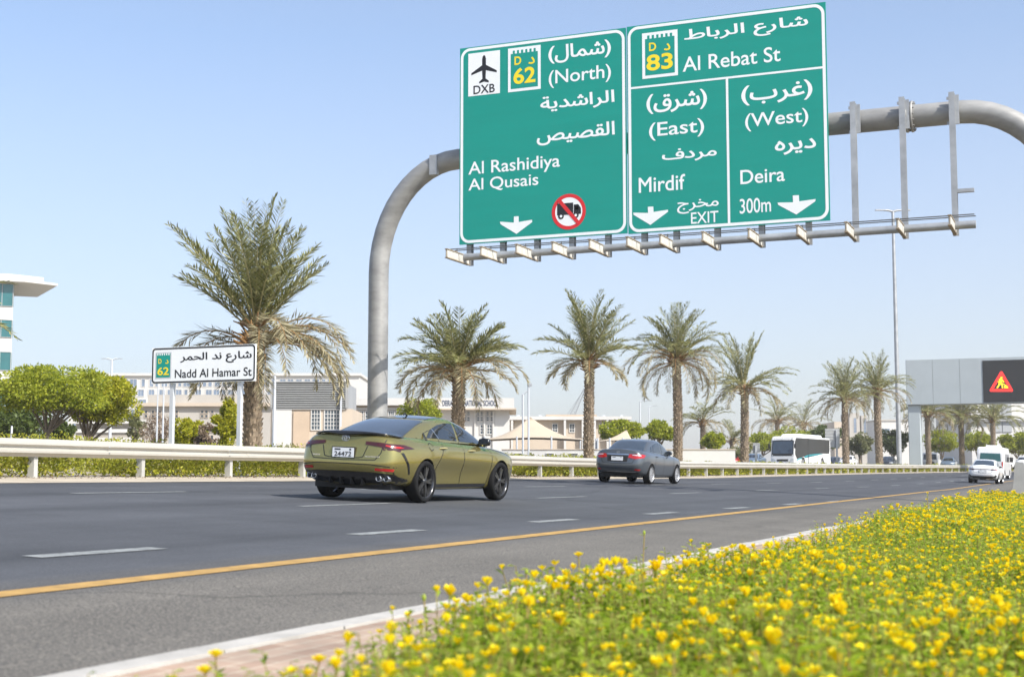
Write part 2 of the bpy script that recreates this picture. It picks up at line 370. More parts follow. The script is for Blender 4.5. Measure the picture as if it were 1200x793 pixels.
# painted lines
def stripe(mb, uf, y0, y1, wd, dz=.011, step=2.0, skew=0):
    n = max(1, int((y1-y0)/step)); V = []
    for i in range(n+1):
        y = y0+(y1-y0)*i/n; u = uf(y)
        V += [pt(u-wd/2, y-skew, dz), pt(u+wd/2, y+skew, dz)]
    mb.add(V, [(2*i, 2*i+1, 2*i+3, 2*i+2) for i in range(n)])
mb = MB(); stripe(mb, lambda Y: -5.47-.0105*min(Y, 60)+max(0,Y-60)*.004, -10, 300, .19)
yl = mb.build('yellow_edge_line', M['yellow_paint']); yl['kind'] = 'structure'
mb = MB()
for i in range(-3, 7): y = 8.05+i*4.4; stripe(mb, lambda Y: -7.35+.040*Y, y, y+1.4, .19)
for i in range(-3, 30): y = 17.2+i*8.55; stripe(mb, lambda Y: -10.78+.0265*min(Y,80), y, y+2.6, .15)
for i in range(-3, 30): y = 16.9+i*8.35; stripe(mb, lambda Y: -14.55+.031*min(Y,80), y, y+2.7, .15)
for i in range(0, 24): y = 20+i*8.5; stripe(mb, lambda Y: -36.5, y, y+3, .15)
wl = mb.build('lane_dashes', M['white_paint']); wl['kind'] = 'structure'

# ------------------------------------------------------------------ lettering
AR = {'ا':(0xFE8D,2),'ب':(0xFE8F,4),'ة':(0xFE93,2),'ج':(0xFE9D,4),'ح':(0xFEA1,4),'خ':(0xFEA5,4),'د':(0xFEA9,2),'ر':(0xFEAD,2),'ش':(0xFEB5,4),'ص':(0xFEB9,4),'ط':(0xFEC1,4),'ع':(0xFEC9,4),'غ':(0xFECD,4),'ف':(0xFED1,4),'ق':(0xFED5,4),'ل':(0xFEDD,4),'م':(0xFEE1,4),'ن':(0xFEE5,4),'ه':(0xFEE9,4),'ي':(0xFEF1,4)}
def arabic(s):
    out = []
    for i, c in enumerate(s):
        if c not in AR: out.append({'(':')', ')':'('}.get(c, c)); continue
        b, n = AR[c]; pv = i > 0 and s[i-1] in AR and AR[s[i-1]][1] == 4; nx = n == 4 and i+1 < len(s) and s[i+1] in AR
        out.append(chr(b + ((3 if nx else 1) if pv else (2 if nx else 0))))
    return ''.join(reversed(out))
_tc = {}
def glyphs(body, off):
    """outline of the words, made bolder by off and filled by winding number so that overlapping strokes merge"""
    cu = bpy.data.curves.new('t', 'FONT'); cu.body = body
    o = bpy.data.objects.new('t', cu); C.objects.link(o); dg = bpy.context.evaluated_depsgraph_get()
    cc = o.evaluated_get(dg).to_curve(dg); cons = []
    for sp in cc.splines:
        P = []; bp_ = sp.bezier_points; n = len(bp_)
        for i in range(n):
            a, b = bp_[i], bp_[(i+1) % n]; st = (b.co-a.co).length
            h = (a.handle_right-a.co).length+(b.handle_left-b.co).length
            line = abs((a.handle_right-a.co).cross(b.co-a.co).length)+abs((b.handle_left-b.co).cross(b.co-a.co).length) < 1e-6
            k = 1 if line else 5
            for j in range(k):
                t = j/k; q = a.co*(1-t)**3+a.handle_right*(3*t*(1-t)**2)+b.handle_left*(3*t*t*(1-t))+b.co*t**3; P.append((q.x, q.y))
        Q = []
        for p in P:
            if not Q or (p[0]-Q[-1][0])**2+(p[1]-Q[-1][1])**2 > 1e-8: Q.append(p)
        if len(Q) > 2: cons.append(np.array(Q))
    o.to_curve_clear() if hasattr(o, 'to_curve_clear') else None
    bpy.data.objects.remove(o); bpy.data.curves.remove(cu)
    if not cons: return [], []
    ar = [0.5*np.sum(c[:,0]*np.roll(c[:,1],-1)-np.roll(c[:,0],-1)*c[:,1]) for c in cons]
    sg = np.sign(max(ar, key=abs))
    out = []
    for c in cons:
        d = np.roll(c,-1,0)-c; L_ = np.maximum(np.hypot(d[:,0],d[:,1]),1e-9); nrm = np.stack([d[:,1],-d[:,0]],1)/L_[:,None]*sg
        m_ = nrm+np.roll(nrm,1,0); m_ /= np.maximum(np.hypot(m_[:,0],m_[:,1]),.3)[:,None]
        cosv = np.clip((m_*nrm).sum(1),.55,1); out.append(c+m_*(off/cosv)[:,None])
    verts = []; edges = []
    for c in out:
        b0 = len(verts); verts += [Vector((float(p[0]),float(p[1]))) for p in c]; edges += [(b0+i, b0+(i+1)%len(c)) for i in range(len(c))]
    v2, e2, f2, _, _, _ = delaunay_2d_cdt(verts, edges, [], 0, 1e-6)
    v2 = [(p.x, p.y) for p in v2]; F = []
    for f in f2:
        cx = sum(v2[i][0] for i in f)/len(f); cy = sum(v2[i][1] for i in f)/len(f); wn = 0
        for c in out:
            y0 = c[:,1]; y1 = np.roll(y0,-1); x0 = c[:,0]; x1 = np.roll(x0,-1)
            il = (x1-x0)*(cy-y0)-(cx-x0)*(y1-y0)
            wn += int(np.sum((y0<=cy)&(y1>cy)&(il>0)))-int(np.sum((y0>cy)&(y1<=cy)&(il<0)))
        if wn: F.append(tuple(f))
    us_ = sorted({i for f in F for i in f}); mp_ = {i: k for k, i in enumerate(us_)}
    return [(v2[i][0], v2[i][1], 0) for i in us_], [tuple(mp_[i] for i in f) for f in F]
def adv(c, off):
    if (c, off) not in _tc:
        a = max(p[0] for p in glyphs(c+'|', off)[0]); b = max(p[0] for p in glyphs('|', off)[0]); _tc[(c, off)] = a-b
    return _tc[(c, off)]
def letter_mesh(body, off=.018):
    x = 0; V = []; F = []
    for i, ch in enumerate(body):
        if ch != ' ':
            v, f = glyphs(ch, off); b = len(V)
            V += [(p[0]+x, p[1], (i % 2)*1.0) for p in v]; F += [tuple(q+b for q in t) for t in f]
        x += adv(ch, off)
    return V, F
def lettering(body, fn, x0, x1, z0, h, mat, parent, off=.018, name='lettering'):
    """fit the words to the rectangle x0..x1, z0..z0+h; fn(x, z, lift) gives the point on the sign"""
    V, F = letter_mesh(body, off); xs = [p[0] for p in V]; ys_ = [p[1] for p in V]
    ax, bx, ay, by = min(xs), max(xs), min(ys_), max(ys_)
    vs = [fn(x0+(p[0]-ax)/(bx-ax)*(x1-x0), z0+(p[1]-ay)/(by-ay)*h, .003+.0015*p[2]) for p in V]
    mb = MB(); mb.add(vs, F); return mb.build(name, mat, parent)
def rrect(x0, x1, z0, z1, r, n=6):
    P = []
    for cx, cz, a0 in ((x1-r,z1-r,0),(x0+r,z1-r,90),(x0+r,z0+r,180),(x1-r,z0+r,270)):
        for i in range(n+1): a = R(a0+90*i/n); P.append((cx+r*math.cos(a), cz+r*math.sin(a)))
    return P
def ring_strip(mb, outer, inner, fn, lift, mi=0):
    n = len(outer); vs = [fn(x, z, lift) for x, z in outer]+[fn(x, z, lift) for x, z in inner]
    mb.add(vs, [(i, (i+1)%n, n+(i+1)%n, n+i) for i in range(n)], mi)
def flat(mb, poly, fn, lift, mi=0):
    bm = bmesh.new(); vv = [bm.verts.new((x, z, 0)) for x, z in poly]; bm.faces.new(vv)
    r = bmesh.ops.triangulate(bm, faces=bm.faces[:]); bm.verts.index_update()
    mb.add([fn(v.co.x, v.co.y, lift) for v in bm.verts], [tuple(v.index for v in f.verts) for f in bm.faces], mi); bm.free()
def disc(cx, cz, r, n=40): return [(cx+r*math.cos(2*PI*i/n), cz+r*math.sin(2*PI*i/n)) for i in range(n)]

# ------------------------------------------------------------------ overhead sign gantry
SY = 38.4
def zx(a, b): p = on_plane_y(530+a/2.644, b/2.644, SY); return p.x, p.z      # a point measured on the sign face
def sf(x, z, lift): return (x, SY-lift, z)
TY = SY+.72
def tp(px, py): p = on_plane_y(px, py, TY); return Vector((p.x, TY, p.z))
gan = thing('sign_gantry', 'grey steel pipe arch with lamp walkway holding the big green signs over the road', 'gantry', (tp(443,500).x, TY, gz(tp(443,500).x, TY)))
g0 = Vector(gan.location)
def L0(p): return Vector(p)-g0
zt_ = tp(1045,139).z; xl = tp(443,400).x; xr = tp(1120,135).x+2.9; zl = gz(xl, TY); zr = gz(xr, TY); RB = 2.75
path = [Vector((xl, TY, zl-.1)), Vector((xl, TY, zl+2)), Vector((xl, TY, zt_-RB-1.2))]
for i in range(0, 13):
    a = R(180-90*i/12); path.append(Vector((xl+RB+RB*math.cos(a), TY, zt_-RB*1.25+RB*1.25*math.sin(a))))
nx = 8
for i in range(1, nx): path.append(Vector((xl+RB+(xr-xl-2*RB)*i/nx, TY, zt_)))
for i in range(0, 13):
    a = R(90-90*i/12); path.append(Vector((xr-RB+RB*math.cos(a), TY, zt_-RB*1.25+RB*1.25*math.sin(a))))
path += [Vector((xr, TY, zt_-RB-2)), Vector((xr, TY, zr-.1))]
mb = MB(); mb.tube([L0(p) for p in path], .315, 28); mb.build('arch_pipe', M['tube'], gan)
mb = MB()
for q in (tp(1066,137).x,):
    for k in (-.07, .07): mb.lathe([(.30,k-.03),(.43,k-.03),(.43,k+.03),(.30,k+.03)], 'x', L0((q, TY, zt_)), 32)
    for j in range(14):
        a = 2*PI*j/14; c = L0((q, TY, zt_))+Vector((0, .385*math.cos(a), .385*math.sin(a))); mb.tube([c+Vector((-.15,0,0)), c+Vector((.15,0,0))], .022, 6)
mb.build('flange', M['tube'], gan)
for q in ((xl,TY,zl+.02), (xr,TY,zr+.02)): mb = MB(); mb.lathe([(.31,0),(.55,0),(.55,.05),(.33,.05)], 'z', L0(q), 28); mb.build('base_flange', M['tube'], gan)
AL = 1.6
hang = [551,590,630,671,713,755.5,793,841,893,948,1003,1061,1120]
zb = on_plane_y(1003,264,SY+.2).z
PX = []
for i, h_ in enumerate(hang):
    X = on_plane_y(h_, 270, SY+.2).x; PX.append(X)
    mb = MB(); top = zt_+.42 if i >= 10 else zt_-.1
    y0, y1 = SY+.10, SY+.30
    for q in (y0, y1-.015): mb.box(X-.075-g0.x, X+.075-g0.x, q-g0.y, q+.015-g0.y, zb-.45-g0.z, top-g0.z)
    mb.box(X-.008-g0.x, X+.008-g0.x, y0+.015-g0.y, y1-.015-g0.y, zb-.45-g0.z, top-g0.z)
    if i >= 10:
        mb.box(X+.02-g0.x, X+.17-g0.x, SY+.302-g0.y, SY+.36-g0.y, zt_-.42-g0.z, zt_+.38-g0.z)
        mb.box(X-.15-g0.x, X+.16-g0.x, SY+.362-g0.y, SY+.40-g0.y, zt_-.40-g0.z, zt_-.32-g0.z)
        mb.box(X-.15-g0.x, X+.16-g0.x, SY+.362-g0.y, SY+.40-g0.y, zt_+.28-g0.z, zt_+.36-g0.z)
    mb.build('hanger_post', M['galv'], gan)
    # outrigger arm towards the traffic with a floodlight on it
    mb = MB(); yb = SY+.09
    mb.box(X-.045-g0.x, X+.045-g0.x, yb-AL-g0.y, yb-g0.y, zb-.46-g0.z, zb-.43-g0.z)
    mb.box(X-.045-g0.x, X+.045-g0.x, yb-AL-g0.y, yb-g0.y, zb-.21-g0.z, zb-.18-g0.z)
    mb.box(X-.004-g0.x, X+.004-g0.x, yb-AL-g0.y, yb-g0.y, zb-.43-g0.z, zb-.21-g0.z)
    arm = mb.build('lamp_arm', M['rust'], gan)
    mb = MB()
    for q in range(4): mb.box(X+.006-g0.x, X+.03-g0.x, yb-1.57+.39*q-g0.y, yb-1.20+.39*q-g0.y, zb-.425-g0.z, zb-.215-g0.z)
    for q in range(4): mb.box(X-.03-g0.x, X-.006-g0.x, yb-1.57+.39*q-g0.y, yb-1.20+.39*q-g0.y, zb-.425-g0.z, zb-.215-g0.z)
    mb.build('lamp_lens', M['lampface'], arm)
mb = MB(); xa, xb = PX[0]-.2, PX[-1]+.55
mb.tube([L0((xa, SY-.30, zb-.27)), L0((xb, SY-.30, zb-.27))], .105, 14); mb.build('walkway_pipe', M['galv'], gan)
mb = MB()
for dy, dz in ((-.75,.02),(-.25,.06)): mb.tube([L0((xa-.1, SY+dy, zb+dz-.1)), L0((xb, SY+dy, zb+dz-.1))], .016, 6)
for X in PX: mb.tube([L0((X, SY-.75, zb-.2)), L0((X, SY-.75, zb-.06))], .014, 5)
mb.build('hand_rail', M['steel_dark'], gan)
mb = MB(); X = PX[-1]; mb.box(X+.08-g0.x, X+.50-g0.x, SY+.12-g0.y, SY+.26-g0.y, on_plane_y(1128,224,SY).z-g0.z, on_plane_y(1128,220,SY).z-g0.z); mb.build('stub_arm', M['galv'], gan)
mb = MB(); q = tp(513,196); mb.box(q.x-.13-g0.x, q.x+.13-g0.x, TY-.34-g0.y, TY-.20-g0.y, q.z-.30-g0.z, q.z+.32-g0.z); mb.build('junction_box', M['galv'], gan)

def panel_sign(name, label, TL, TR, BL, BR):
    x0 = (TL[0]+BL[0])/2; x1 = (TR[0]+BR[0])/2; z1 = (TL[1]+TR[1])/2; z0 = (BL[1]+BR[1])/2
    t = thing(name, label, 'road sign', ((x0+x1)/2, SY, z0))
    o = Vector(t.location)
    fn = lambda x, z, l: (x-o.x, -l, z-o.z)
    mb = MB(); mb.box(x0-o.x, x1-o.x, 0, .05, 0, z1-z0); mb.build('panel', M['sign_green'], t)
    mb = MB(); ring_strip(mb, rrect(x0+.03, x1-.03, z0+.03, z1-.03, .30, 8), rrect(x0+.115, x1-.115, z0+.115, z1-.115, .22, 8), fn, .004); mb.build('border', M['sign_white'], t)
    mb = MB()
    for q in (z0+.5, (z0+z1)/2, z1-.5): mb.box(x0+.1-o.x, x1-.1-o.x, .052, .095, q-.05-o.z, q+.05-o.z)
    mb.build('back_rail', M['galv'], t)
    return t, fn, (x0, x1, z0, z1)
def word(t, fn, body, a, b, yb, h, mat='sign_white', off=.009):
    x0, z0 = zx(a, yb); x1, _ = zx(b, yb); _, z1 = zx(a, yb-h)
    lettering(body, fn, x0, x1, z0, z1-z0, M[mat], t, off)
def shield(t, fn, tl, bl, rx, num, nb, dl, da):
    x0, z1 = zx(*tl); _, z0 = zx(*bl); x1, _ = zx(rx, tl[1]); wd = x1-x0; h = z1-z0
    mb = MB(); flat(mb, [(x0,z0),(x1,z0),(x1,z1),(x0,z1)], fn, .004); sp = mb.build('route_shield', M['sign_white'], t)
    e = wd*.085; n = 7; ww = (wd-2*e)/(2*n-1); zt_2 = z1-e*2.0
    mb = MB(); flat(mb, [(x0+e,z0+e),(x1-e,z0+e),(x1-e,zt_2),(x0+e,zt_2)], fn, .007)
    for i in range(n-1): xa = x0+e+ww*(2*i+1); flat(mb, [(xa,zt_2+.001),(xa+ww,zt_2+.001),(xa+ww,z1-e*.9),(xa,z1-e*.9)], fn, .007)
    mb.build('shield_face', M['sign_green'], sp)
    f2 = lambda x, z, l: fn(x, z, l+.007)
    X0, Z0 = zx(nb[0], nb[2]); X1, _ = zx(nb[1], nb[2]); _, Z1 = zx(nb[0], nb[2]-nb[3]); lettering(num, f2, X0, X1, Z0, Z1-Z0, M['sign_yellow'], sp, .025)
    X0, Z0 = zx(dl[0], dl[2]); X1, _ = zx(dl[1], dl[2]); _, Z1 = zx(dl[0], dl[2]-dl[3]); lettering('D', f2, X0, X1, Z0, Z1-Z0, M['sign_yellow'], sp, .025)
    X0, Z0 = zx(da[0], da[2]); X1, _ = zx(da[1], da[2]); _, Z1 = zx(da[0], da[2]-da[3]); lettering(arabic('د'), f2, X0, X1, Z0, Z1-Z0, M['sign_yellow'], sp, .02)
def arrow(t, fn, poly):
    mb = MB(); flat(mb, [zx(*p) for p in poly], fn, .005); mb.build('arrow', M['sign_white'], t)

t, fn, bx = panel_sign('road_sign', 'left green overhead panel with airplane symbol and crossed out truck', zx(24,152), zx(538,86), zx(22,757), zx(541,724))
# airport symbol
fn0 = fn
x0, z1 = zx(50,168); _, z0 = zx(50,300); x1, _ = zx(148,168)
mb = MB(); flat(mb, [(x0,z0),(x1,z0),(x1,z1),(x0,z1)], fn, .004); ap = mb.build('airport_symbol', M['sign_white'], t)
cx = (x0+x1)/2; u = (x1-x0)/100; zc = z1-(z1-z0)*.40
half = [(0,42),(4,38),(6,30),(6,12),(40,-8),(40,-14),(6,-4),(5,-28),(15,-36),(15,-41),(0,-37)]
P = [(cx+a*u, zc+b*u) for a, b in half]+[(cx-a*u, zc+b*u) for a, b in reversed(half[1:-1])]
mb = MB(); flat(mb, P, fn, .007); mb.build('airplane', M['sign_black'], ap)
X0, Z0 = zx(66,293); X1, _ = zx(132,293); _, Z1 = zx(66,267); lettering('DXB', (lambda x, z, l: fn0(x, z, l+.005)), X0, X1, Z0, Z1-Z0, M['sign_black'], ap, .012)
shield(t, fn, (173,152), (174,287), 274, '62', (190,258,263,50), (193,214,203,26), (236,256,200,22))
word(t, fn, arabic('(شمال)'), 298, 492, 200, 56, off=.017)
word(t, fn, '(North)', 299, 492, 275, 55)
word(t, fn, arabic('الراشدية'), 273, 503, 352, 50, off=.017)
word(t, fn, arabic('القصيص'), 262, 504, 453, 54, off=.017)
word(t, fn, 'Al Rashidiya', 50, 334, 554, 51)
word(t, fn, 'Al Qusais', 50, 267, 598, 43)
arrow(t, fn, [(191,671),(206,670),(206,688),(247,681),(248,688),(199,725),(150,695),(148,687),(191,690)])
cx, cz = zx(361,656); rr = zx(414,650)[0]-cx
mb = MB(); flat(mb, disc(cx, cz, rr*.86), fn, .004); pr = mb.build('no_trucks_sign', M['sign_white'], t)
mb = MB(); ring_strip(mb, disc(cx, cz, rr), disc(cx, cz, rr*.80), fn, .006); mb.build('red_ring', M['sign_red'], pr)
mb = MB(); k = rr/53
def q_(pts): flat(mb, [(cx+a*k, cz+b*k) for a, b in pts], fn, .008)
q_([(-36,-9),(14,-9),(14,26),(-36,26)]); q_([(16,-9),(38,-9),(38,8),(30,20),(16,20)])
for wx in (-24,22): flat(mb, disc(cx+wx*k, cz-12*k, 9*k, 20), fn, .0085)
mb.build('truck_symbol', M['sign_black'], pr)
mb = MB(); q_([(20,4),(33,4),(28,15),(20,15)]); 
for wx in (-24,22): flat(mb, disc(cx+wx*k, cz-12*k, 4*k, 16), fn, .0105)
mb.build('truck_window', M['sign_white'], pr)
mb = MB(); a = R(-50); dx, dz = math.cos(a), math.sin(a); hw = 5.5
flat(mb, [(cx+k*(dx*s*48-dz*h), cz+k*(dz*s*48+dx*h)) for s, h in ((-1,-hw),(1,-hw),(1,hw),(-1,hw))], fn, .012); mb.build('red_bar', M['sign_red'], pr)

t, fn, bx = panel_sign('road_sign', 'right green overhead panel with two columns and two white arrows', zx(543,85), zx(1160,5), zx(543,724), zx(1167,684))
x0, z = zx(547,275); x1 = bx[1]-.1
mb = MB(); flat(mb, [(bx[0]+.1,z-.03),(x1,z-.03),(x1,z+.03),(bx[0]+.1,z+.03)], fn, .0045)
xv, _ = zx(854.5,470); flat(mb, [(xv-.035,bx[2]+.1),(xv+.035,bx[2]+.1),(xv+.035,z-.031),(xv-.035,z-.031)], fn, .0045); mb.build('divider', M['sign_white'], t)
shield(t, fn, (588,105), (588,246), 698, '83', (602,684,222,50), (610,632,160,26), (656,676,158,22))
word(t, fn, arabic('شارع الرباط'), 719, 1104, 141, 48, off=.017)
word(t, fn, 'Al Rebat St', 714, 1018, 224, 46)
word(t, fn, arabic('(شرق)'), 602, 790, 356, 62, off=.017)
word(t, fn, '(East)', 610, 781, 438, 56)
word(t, fn, arabic('مردف'), 650, 820, 507, 42, off=.017)
word(t, fn, 'Mirdif', 578, 722, 598, 47)
word(t, fn, arabic('مخرج'), 697, 826, 664, 42, off=.01)
word(t, fn, 'EXIT', 740, 825, 694, 35, off=.008)
arrow(t, fn, [(606,641),(623,640),(624,657),(668,650),(669,656),(614,697),(562,666),(561,659),(607,660)])
word(t, fn, arabic('(غرب)'), 896, 1117, 330, 62, off=.017)
word(t, fn, '(West)', 908, 1104, 409, 56)
word(t, fn, arabic('ديره'), 1000, 1128, 483, 45, off=.017)
word(t, fn, 'Deira', 893, 1031, 572, 44)
word(t, fn, '300m', 891, 988, 663, 46, off=.008)
arrow(t, fn, [(1055,606),(1074,605),(1075,624),(1126,617),(1125,624),(1066,665),(1010,635),(1008,628),(1056,627)])

# ------------------------------------------------------------------ white street name sign by the guardrail
NY = 29.3
def nz(a, b): p = on_plane_y(a/3.53, 380+b/3.53, NY); return p.x, p.z
x0, z1 = nz(630,98); x1, _ = nz(1058,88); _, z0 = nz(630,246)
t = thing('street_name_sign', 'white street name board on two grey posts beside the guardrail', 'street sign', ((x0+x1)/2, NY, gz((x0+x1)/2, NY)))
o_ = Vector(t.location); fn = lambda x, z, l: (x-o_.x, -l, z-o_.z)
mb = MB(); mb.box(x0-o_.x, x1-o_.x, 0, .04, z0-o_.z, z1-o_.z); mb.build('board', M['sign_white'], t)
mb = MB(); ring_strip(mb, rrect(x0+.012,x1-.012,z0+.012,z1-.012,.09), rrect(x0+.05,x1-.05,z0+.05,z1-.05,.06), fn, .004); mb.build('border', M['sign_black'], t)
for a in (704, 984):
    X = nz(a, 300)[0]; mb = MB(); zg = gz(X, NY+.1)
    mb.box(X-.05-o_.x, X+.05-o_.x, .045, .145, zg-.05-o_.z, z1-.1-o_.z); mb.box(X-.13-o_.x, X+.13-o_.x, .0, .2, zg-.02-o_.z, zg+.05-o_.z); mb.build('post', M['alu'], t)
def nword(body, a, b, yb, h, mat, off, par, dl=0):
    X0, Z0 = nz(a, yb); X1, _ = nz(b, yb); _, Z1 = nz(a, yb-h)
    lettering(body, lambda x, z, l: fn(x, z, l+dl), X0, X1, Z0, Z1-Z0, M[mat], par, off)
nword(arabic('شارع ند الحمر'), 745, 1041, 165, 46, 'sign_black', .018, t)
nword('Nadd Al Hamar St', 723, 1041, 222, 35, 'sign_black', .012, t)
X0, Z1 = nz(645,117); X1, _ = nz(710,117); _, Z0 = nz(645,225)
mb = MB(); flat(mb, [(X0,Z0),(X1,Z0),(X1,Z1),(X0,Z1)], fn, .004); flat(mb, [(X0+.03,Z0+.03),(X1-.03,Z0+.03),(X1-.03,Z1-.03),(X0+.03,Z1-.03)], fn, .007, 1)
for i in range(6):
    q = X0+.05+(X1-X0-.14)*i/5; flat(mb, [(q,Z1-.075),(q+.035,Z1-.075),(q+.035,Z1-.029),(q,Z1-.029)], fn, .010, 2)
sp = mb.build('route_shield', [M['alu'], M['sign_green'], M['sign_white']], t)
nword('D', 656, 669, 163, 20, 'sign_yellow', .02, sp, .008); nword(arabic('د'), 684, 698, 163, 17, 'sign_yellow', .02, sp, .008); nword('62', 652, 699, 211, 33, 'sign_yellow', .02, sp, .008)

# ------------------------------------------------------------------ guardrail
def ru(Y): return -18.95+.008*min(max(Y, 0), 110)
gr = thing('guardrail', 'long cream steel guardrail with grey posts along the far edge of the road', 'guardrail', (ru(20), 20, gz(ru(20), 20)))
g1 = Vector(gr.location)
prof = [(.03,.41),(.0,.44),(-.075,.485),(-.08,.525),(-.01,.565),(-.01,.60),(-.08,.64),(-.075,.68),(0,.73),(.035,.755)]
prof = [(-a, b) for a, b in prof]
k = len(prof); mb = MB()
for q in range(-6, 28):
    ya_ = 22.3+6.56*q; yy = [ya_-.17, ya_+2.2, ya_+4.4, ya_+6.56+.17]; V = []; lift = .007*(q % 2)
    for y in yy:
        for a, b in prof:
            p = pt(ru(y), y, b); V.append((p[0]+a+lift-g1.x, p[1]-g1.y, p[2]+.002*(q % 2)-g1.z))
    mb.add(V, [(j*k+i, j*k+i+1, (j+1)*k+i+1, (j+1)*k+i) for j in range(len(yy)-1) for i in range(k-1)], 0, False)
    for e in (0, 3): mb.add([V[e*k+i] for i in range(k)]+[(V[e*k+i][0]-.006, V[e*k+i][1], V[e*k+i][2]) for i in range(k)], [(i, i+1, k+i+1, k+i) for i in range(k-1)])
mb.build('rail_beam', M['rail'], gr)
for i in range(-2, 56):
    y = 21.6+3.28*i; p = pt(ru(y), y); mb = MB(); x = p[0]-g1.x-.04; yv = y-g1.y; z = p[2]-g1.z
    mb.box(x-.15, x, yv-.055, yv-.045, z-.05, z+.72); mb.box(x-.012, x-.002, yv-.045, yv+.055, z-.05, z+.72); mb.box(x-.15, x-.14, yv-.045, yv+.055, z-.05, z+.72)
    mb.box(x, x+.05, yv-.05, yv+.05, z+.46, z+.70); mb.build('rail_post', M['rail_post'], gr)
mb = MB()
for i in range(0, 40):
    y = 15+4.3*i
    for dz_ in (.52,.63): p = pt(ru(y), y, dz_); mb.lathe([(.0,.012),(.018,.012),(.02,0)], 'x', (p[0]+.085-g1.x, p[1]-g1.y, p[2]-g1.z), 8)
mb.build('rail_bolt', M['galv'], gr)['kind'] = 'stuff'

# begin vegetation
# ------------------------------------------------------------------ vegetation builders
def frames(d):
    """orthonormal frames for an array of directions"""
    d = d/np.linalg.norm(d, axis=1, keepdims=True)
    a = np.where(np.abs(d[:,2:3]) < .9, np.array([[0,0,1.]]), np.array([[1.,0,0]]))
    s = np.cross(d, a); s /= np.linalg.norm(s, axis=1, keepdims=True)
    return d, s, np.cross(s, d)
def leaf_quads(base, direc, length, width, roll, fold=.0):
    """diamond leaves: base point, direction, size arrays -> V, F"""
    n = len(base); d, s, u = frames(direc)
    c = np.cos(roll)[:,None]; q = np.sin(roll)[:,None]; side = s*c+u*q; nor = u*c-s*q
    L_ = length[:,None]; W = width[:,None]*.5
    V = np.empty((n,4,3)); V[:,0] = base; V[:,1] = base+d*L_*.45+side*W+nor*L_*fold; V[:,2] = base+d*L_; V[:,3] = base+d*L_*.45-side*W+nor*L_*fold
    return V.reshape(-1,3), np.arange(n*4).reshape(n,4)

def palm_crown(parent, groups, rs, hero, scale=1.0, crown_r=.22):
    """groups of fronds (count, elevation lo, hi, length, droop degrees, dry?, azimuth bias or None)"""
    r = np.random.default_rng(rs); LB = [[], []]; LD = [[], []]; LL = [[], []]; LW = [[], []]; rib = MB(); gi = 0
    npair = 62 if hero else 40
    for (cnt, e0, e1, Ln, droop, dry, azl, *dz_) in groups:
        for i in range(cnt):
            gi += 1
            az = gi*2.39996+r.normal(0,.25) if azl is None else R(r.uniform(*azl)); el = R(r.uniform(e0,e1)); L_ = Ln*r.uniform(.85,1.12)*scale; dr = R(droop*r.uniform(.75,1.25)); tw = r.normal(0,.18)
            K = 12; p = np.array([math.cos(az)*crown_r*math.cos(el), math.sin(az)*crown_r*math.cos(el), r.uniform(-.18,.1)+.25*math.sin(el)+(dz_[0] if dz_ else 0)]); pts = [p.copy()]; tans = []
            for k in range(K):
                t = (k+.5)/K; e = el-dr*t**1.6; a2 = az+tw*t
                d = np.array([math.cos(e)*math.cos(a2), math.cos(e)*math.sin(a2), math.sin(e)]); p = p+d*L_/K; pts.append(p.copy()); tans.append(d)
            pts = np.array(pts); tans = np.array(tans+[tans[-1]])
            rib.tube([tuple(q) for q in pts[::2]], [.035*scale,.028*scale,.022*scale,.017*scale,.012*scale,.008*scale,.003][:len(pts[::2])], 5, 1 if dry else 0, cap=False)
            ts = np.linspace(.14,.995,npair); f = ts*K; i0 = np.minimum(f.astype(int),K-1); fr = (f-i0)[:,None]
            P = pts[i0]*(1-fr)+pts[i0+1]*fr; T = tans[i0]; ev = np.cross(T, np.array([0,0,1.])); ev /= np.maximum(np.linalg.norm(ev,axis=1,keepdims=True),1e-3); up = np.cross(ev, T)
            lens = (.50*np.sin(np.clip((ts-.05)/.95,0,1)*PI*.86+.25)**.8+.05)*scale*r.uniform(.85,1.15,npair)
            for sd in (-1,1):
                D = T*(.62+.35*ts[:,None])+ev*sd*.75+up*r.normal(.28,.22,(npair,1))+np.array([[0,0,-.22]])+r.normal(0,.10,(npair,3))
                LB[dry].append(P); LD[dry].append(D); LL[dry].append(lens*r.uniform(.8,1.15,npair)); LW[dry].append(np.full(npair,(.038 if hero else .056)*scale))
    o = rib.build('frond_midribs', [M['rachis'], M['fruit_stalk']], parent)
    for dry, nm in ((0,'crown'),(1,'old_fronds')):
        if not LB[dry]: continue
        B = np.concatenate(LB[dry]); n = len(B); V, F = leaf_quads(B, np.concatenate(LD[dry]), np.concatenate(LL[dry]), np.concatenate(LW[dry]), r.normal(0,.5,n))
        c = np_mesh(nm, V, F, M['frond_dry'] if dry else M['frond'], parent)
        if dry == 0: o.parent = c
    return o
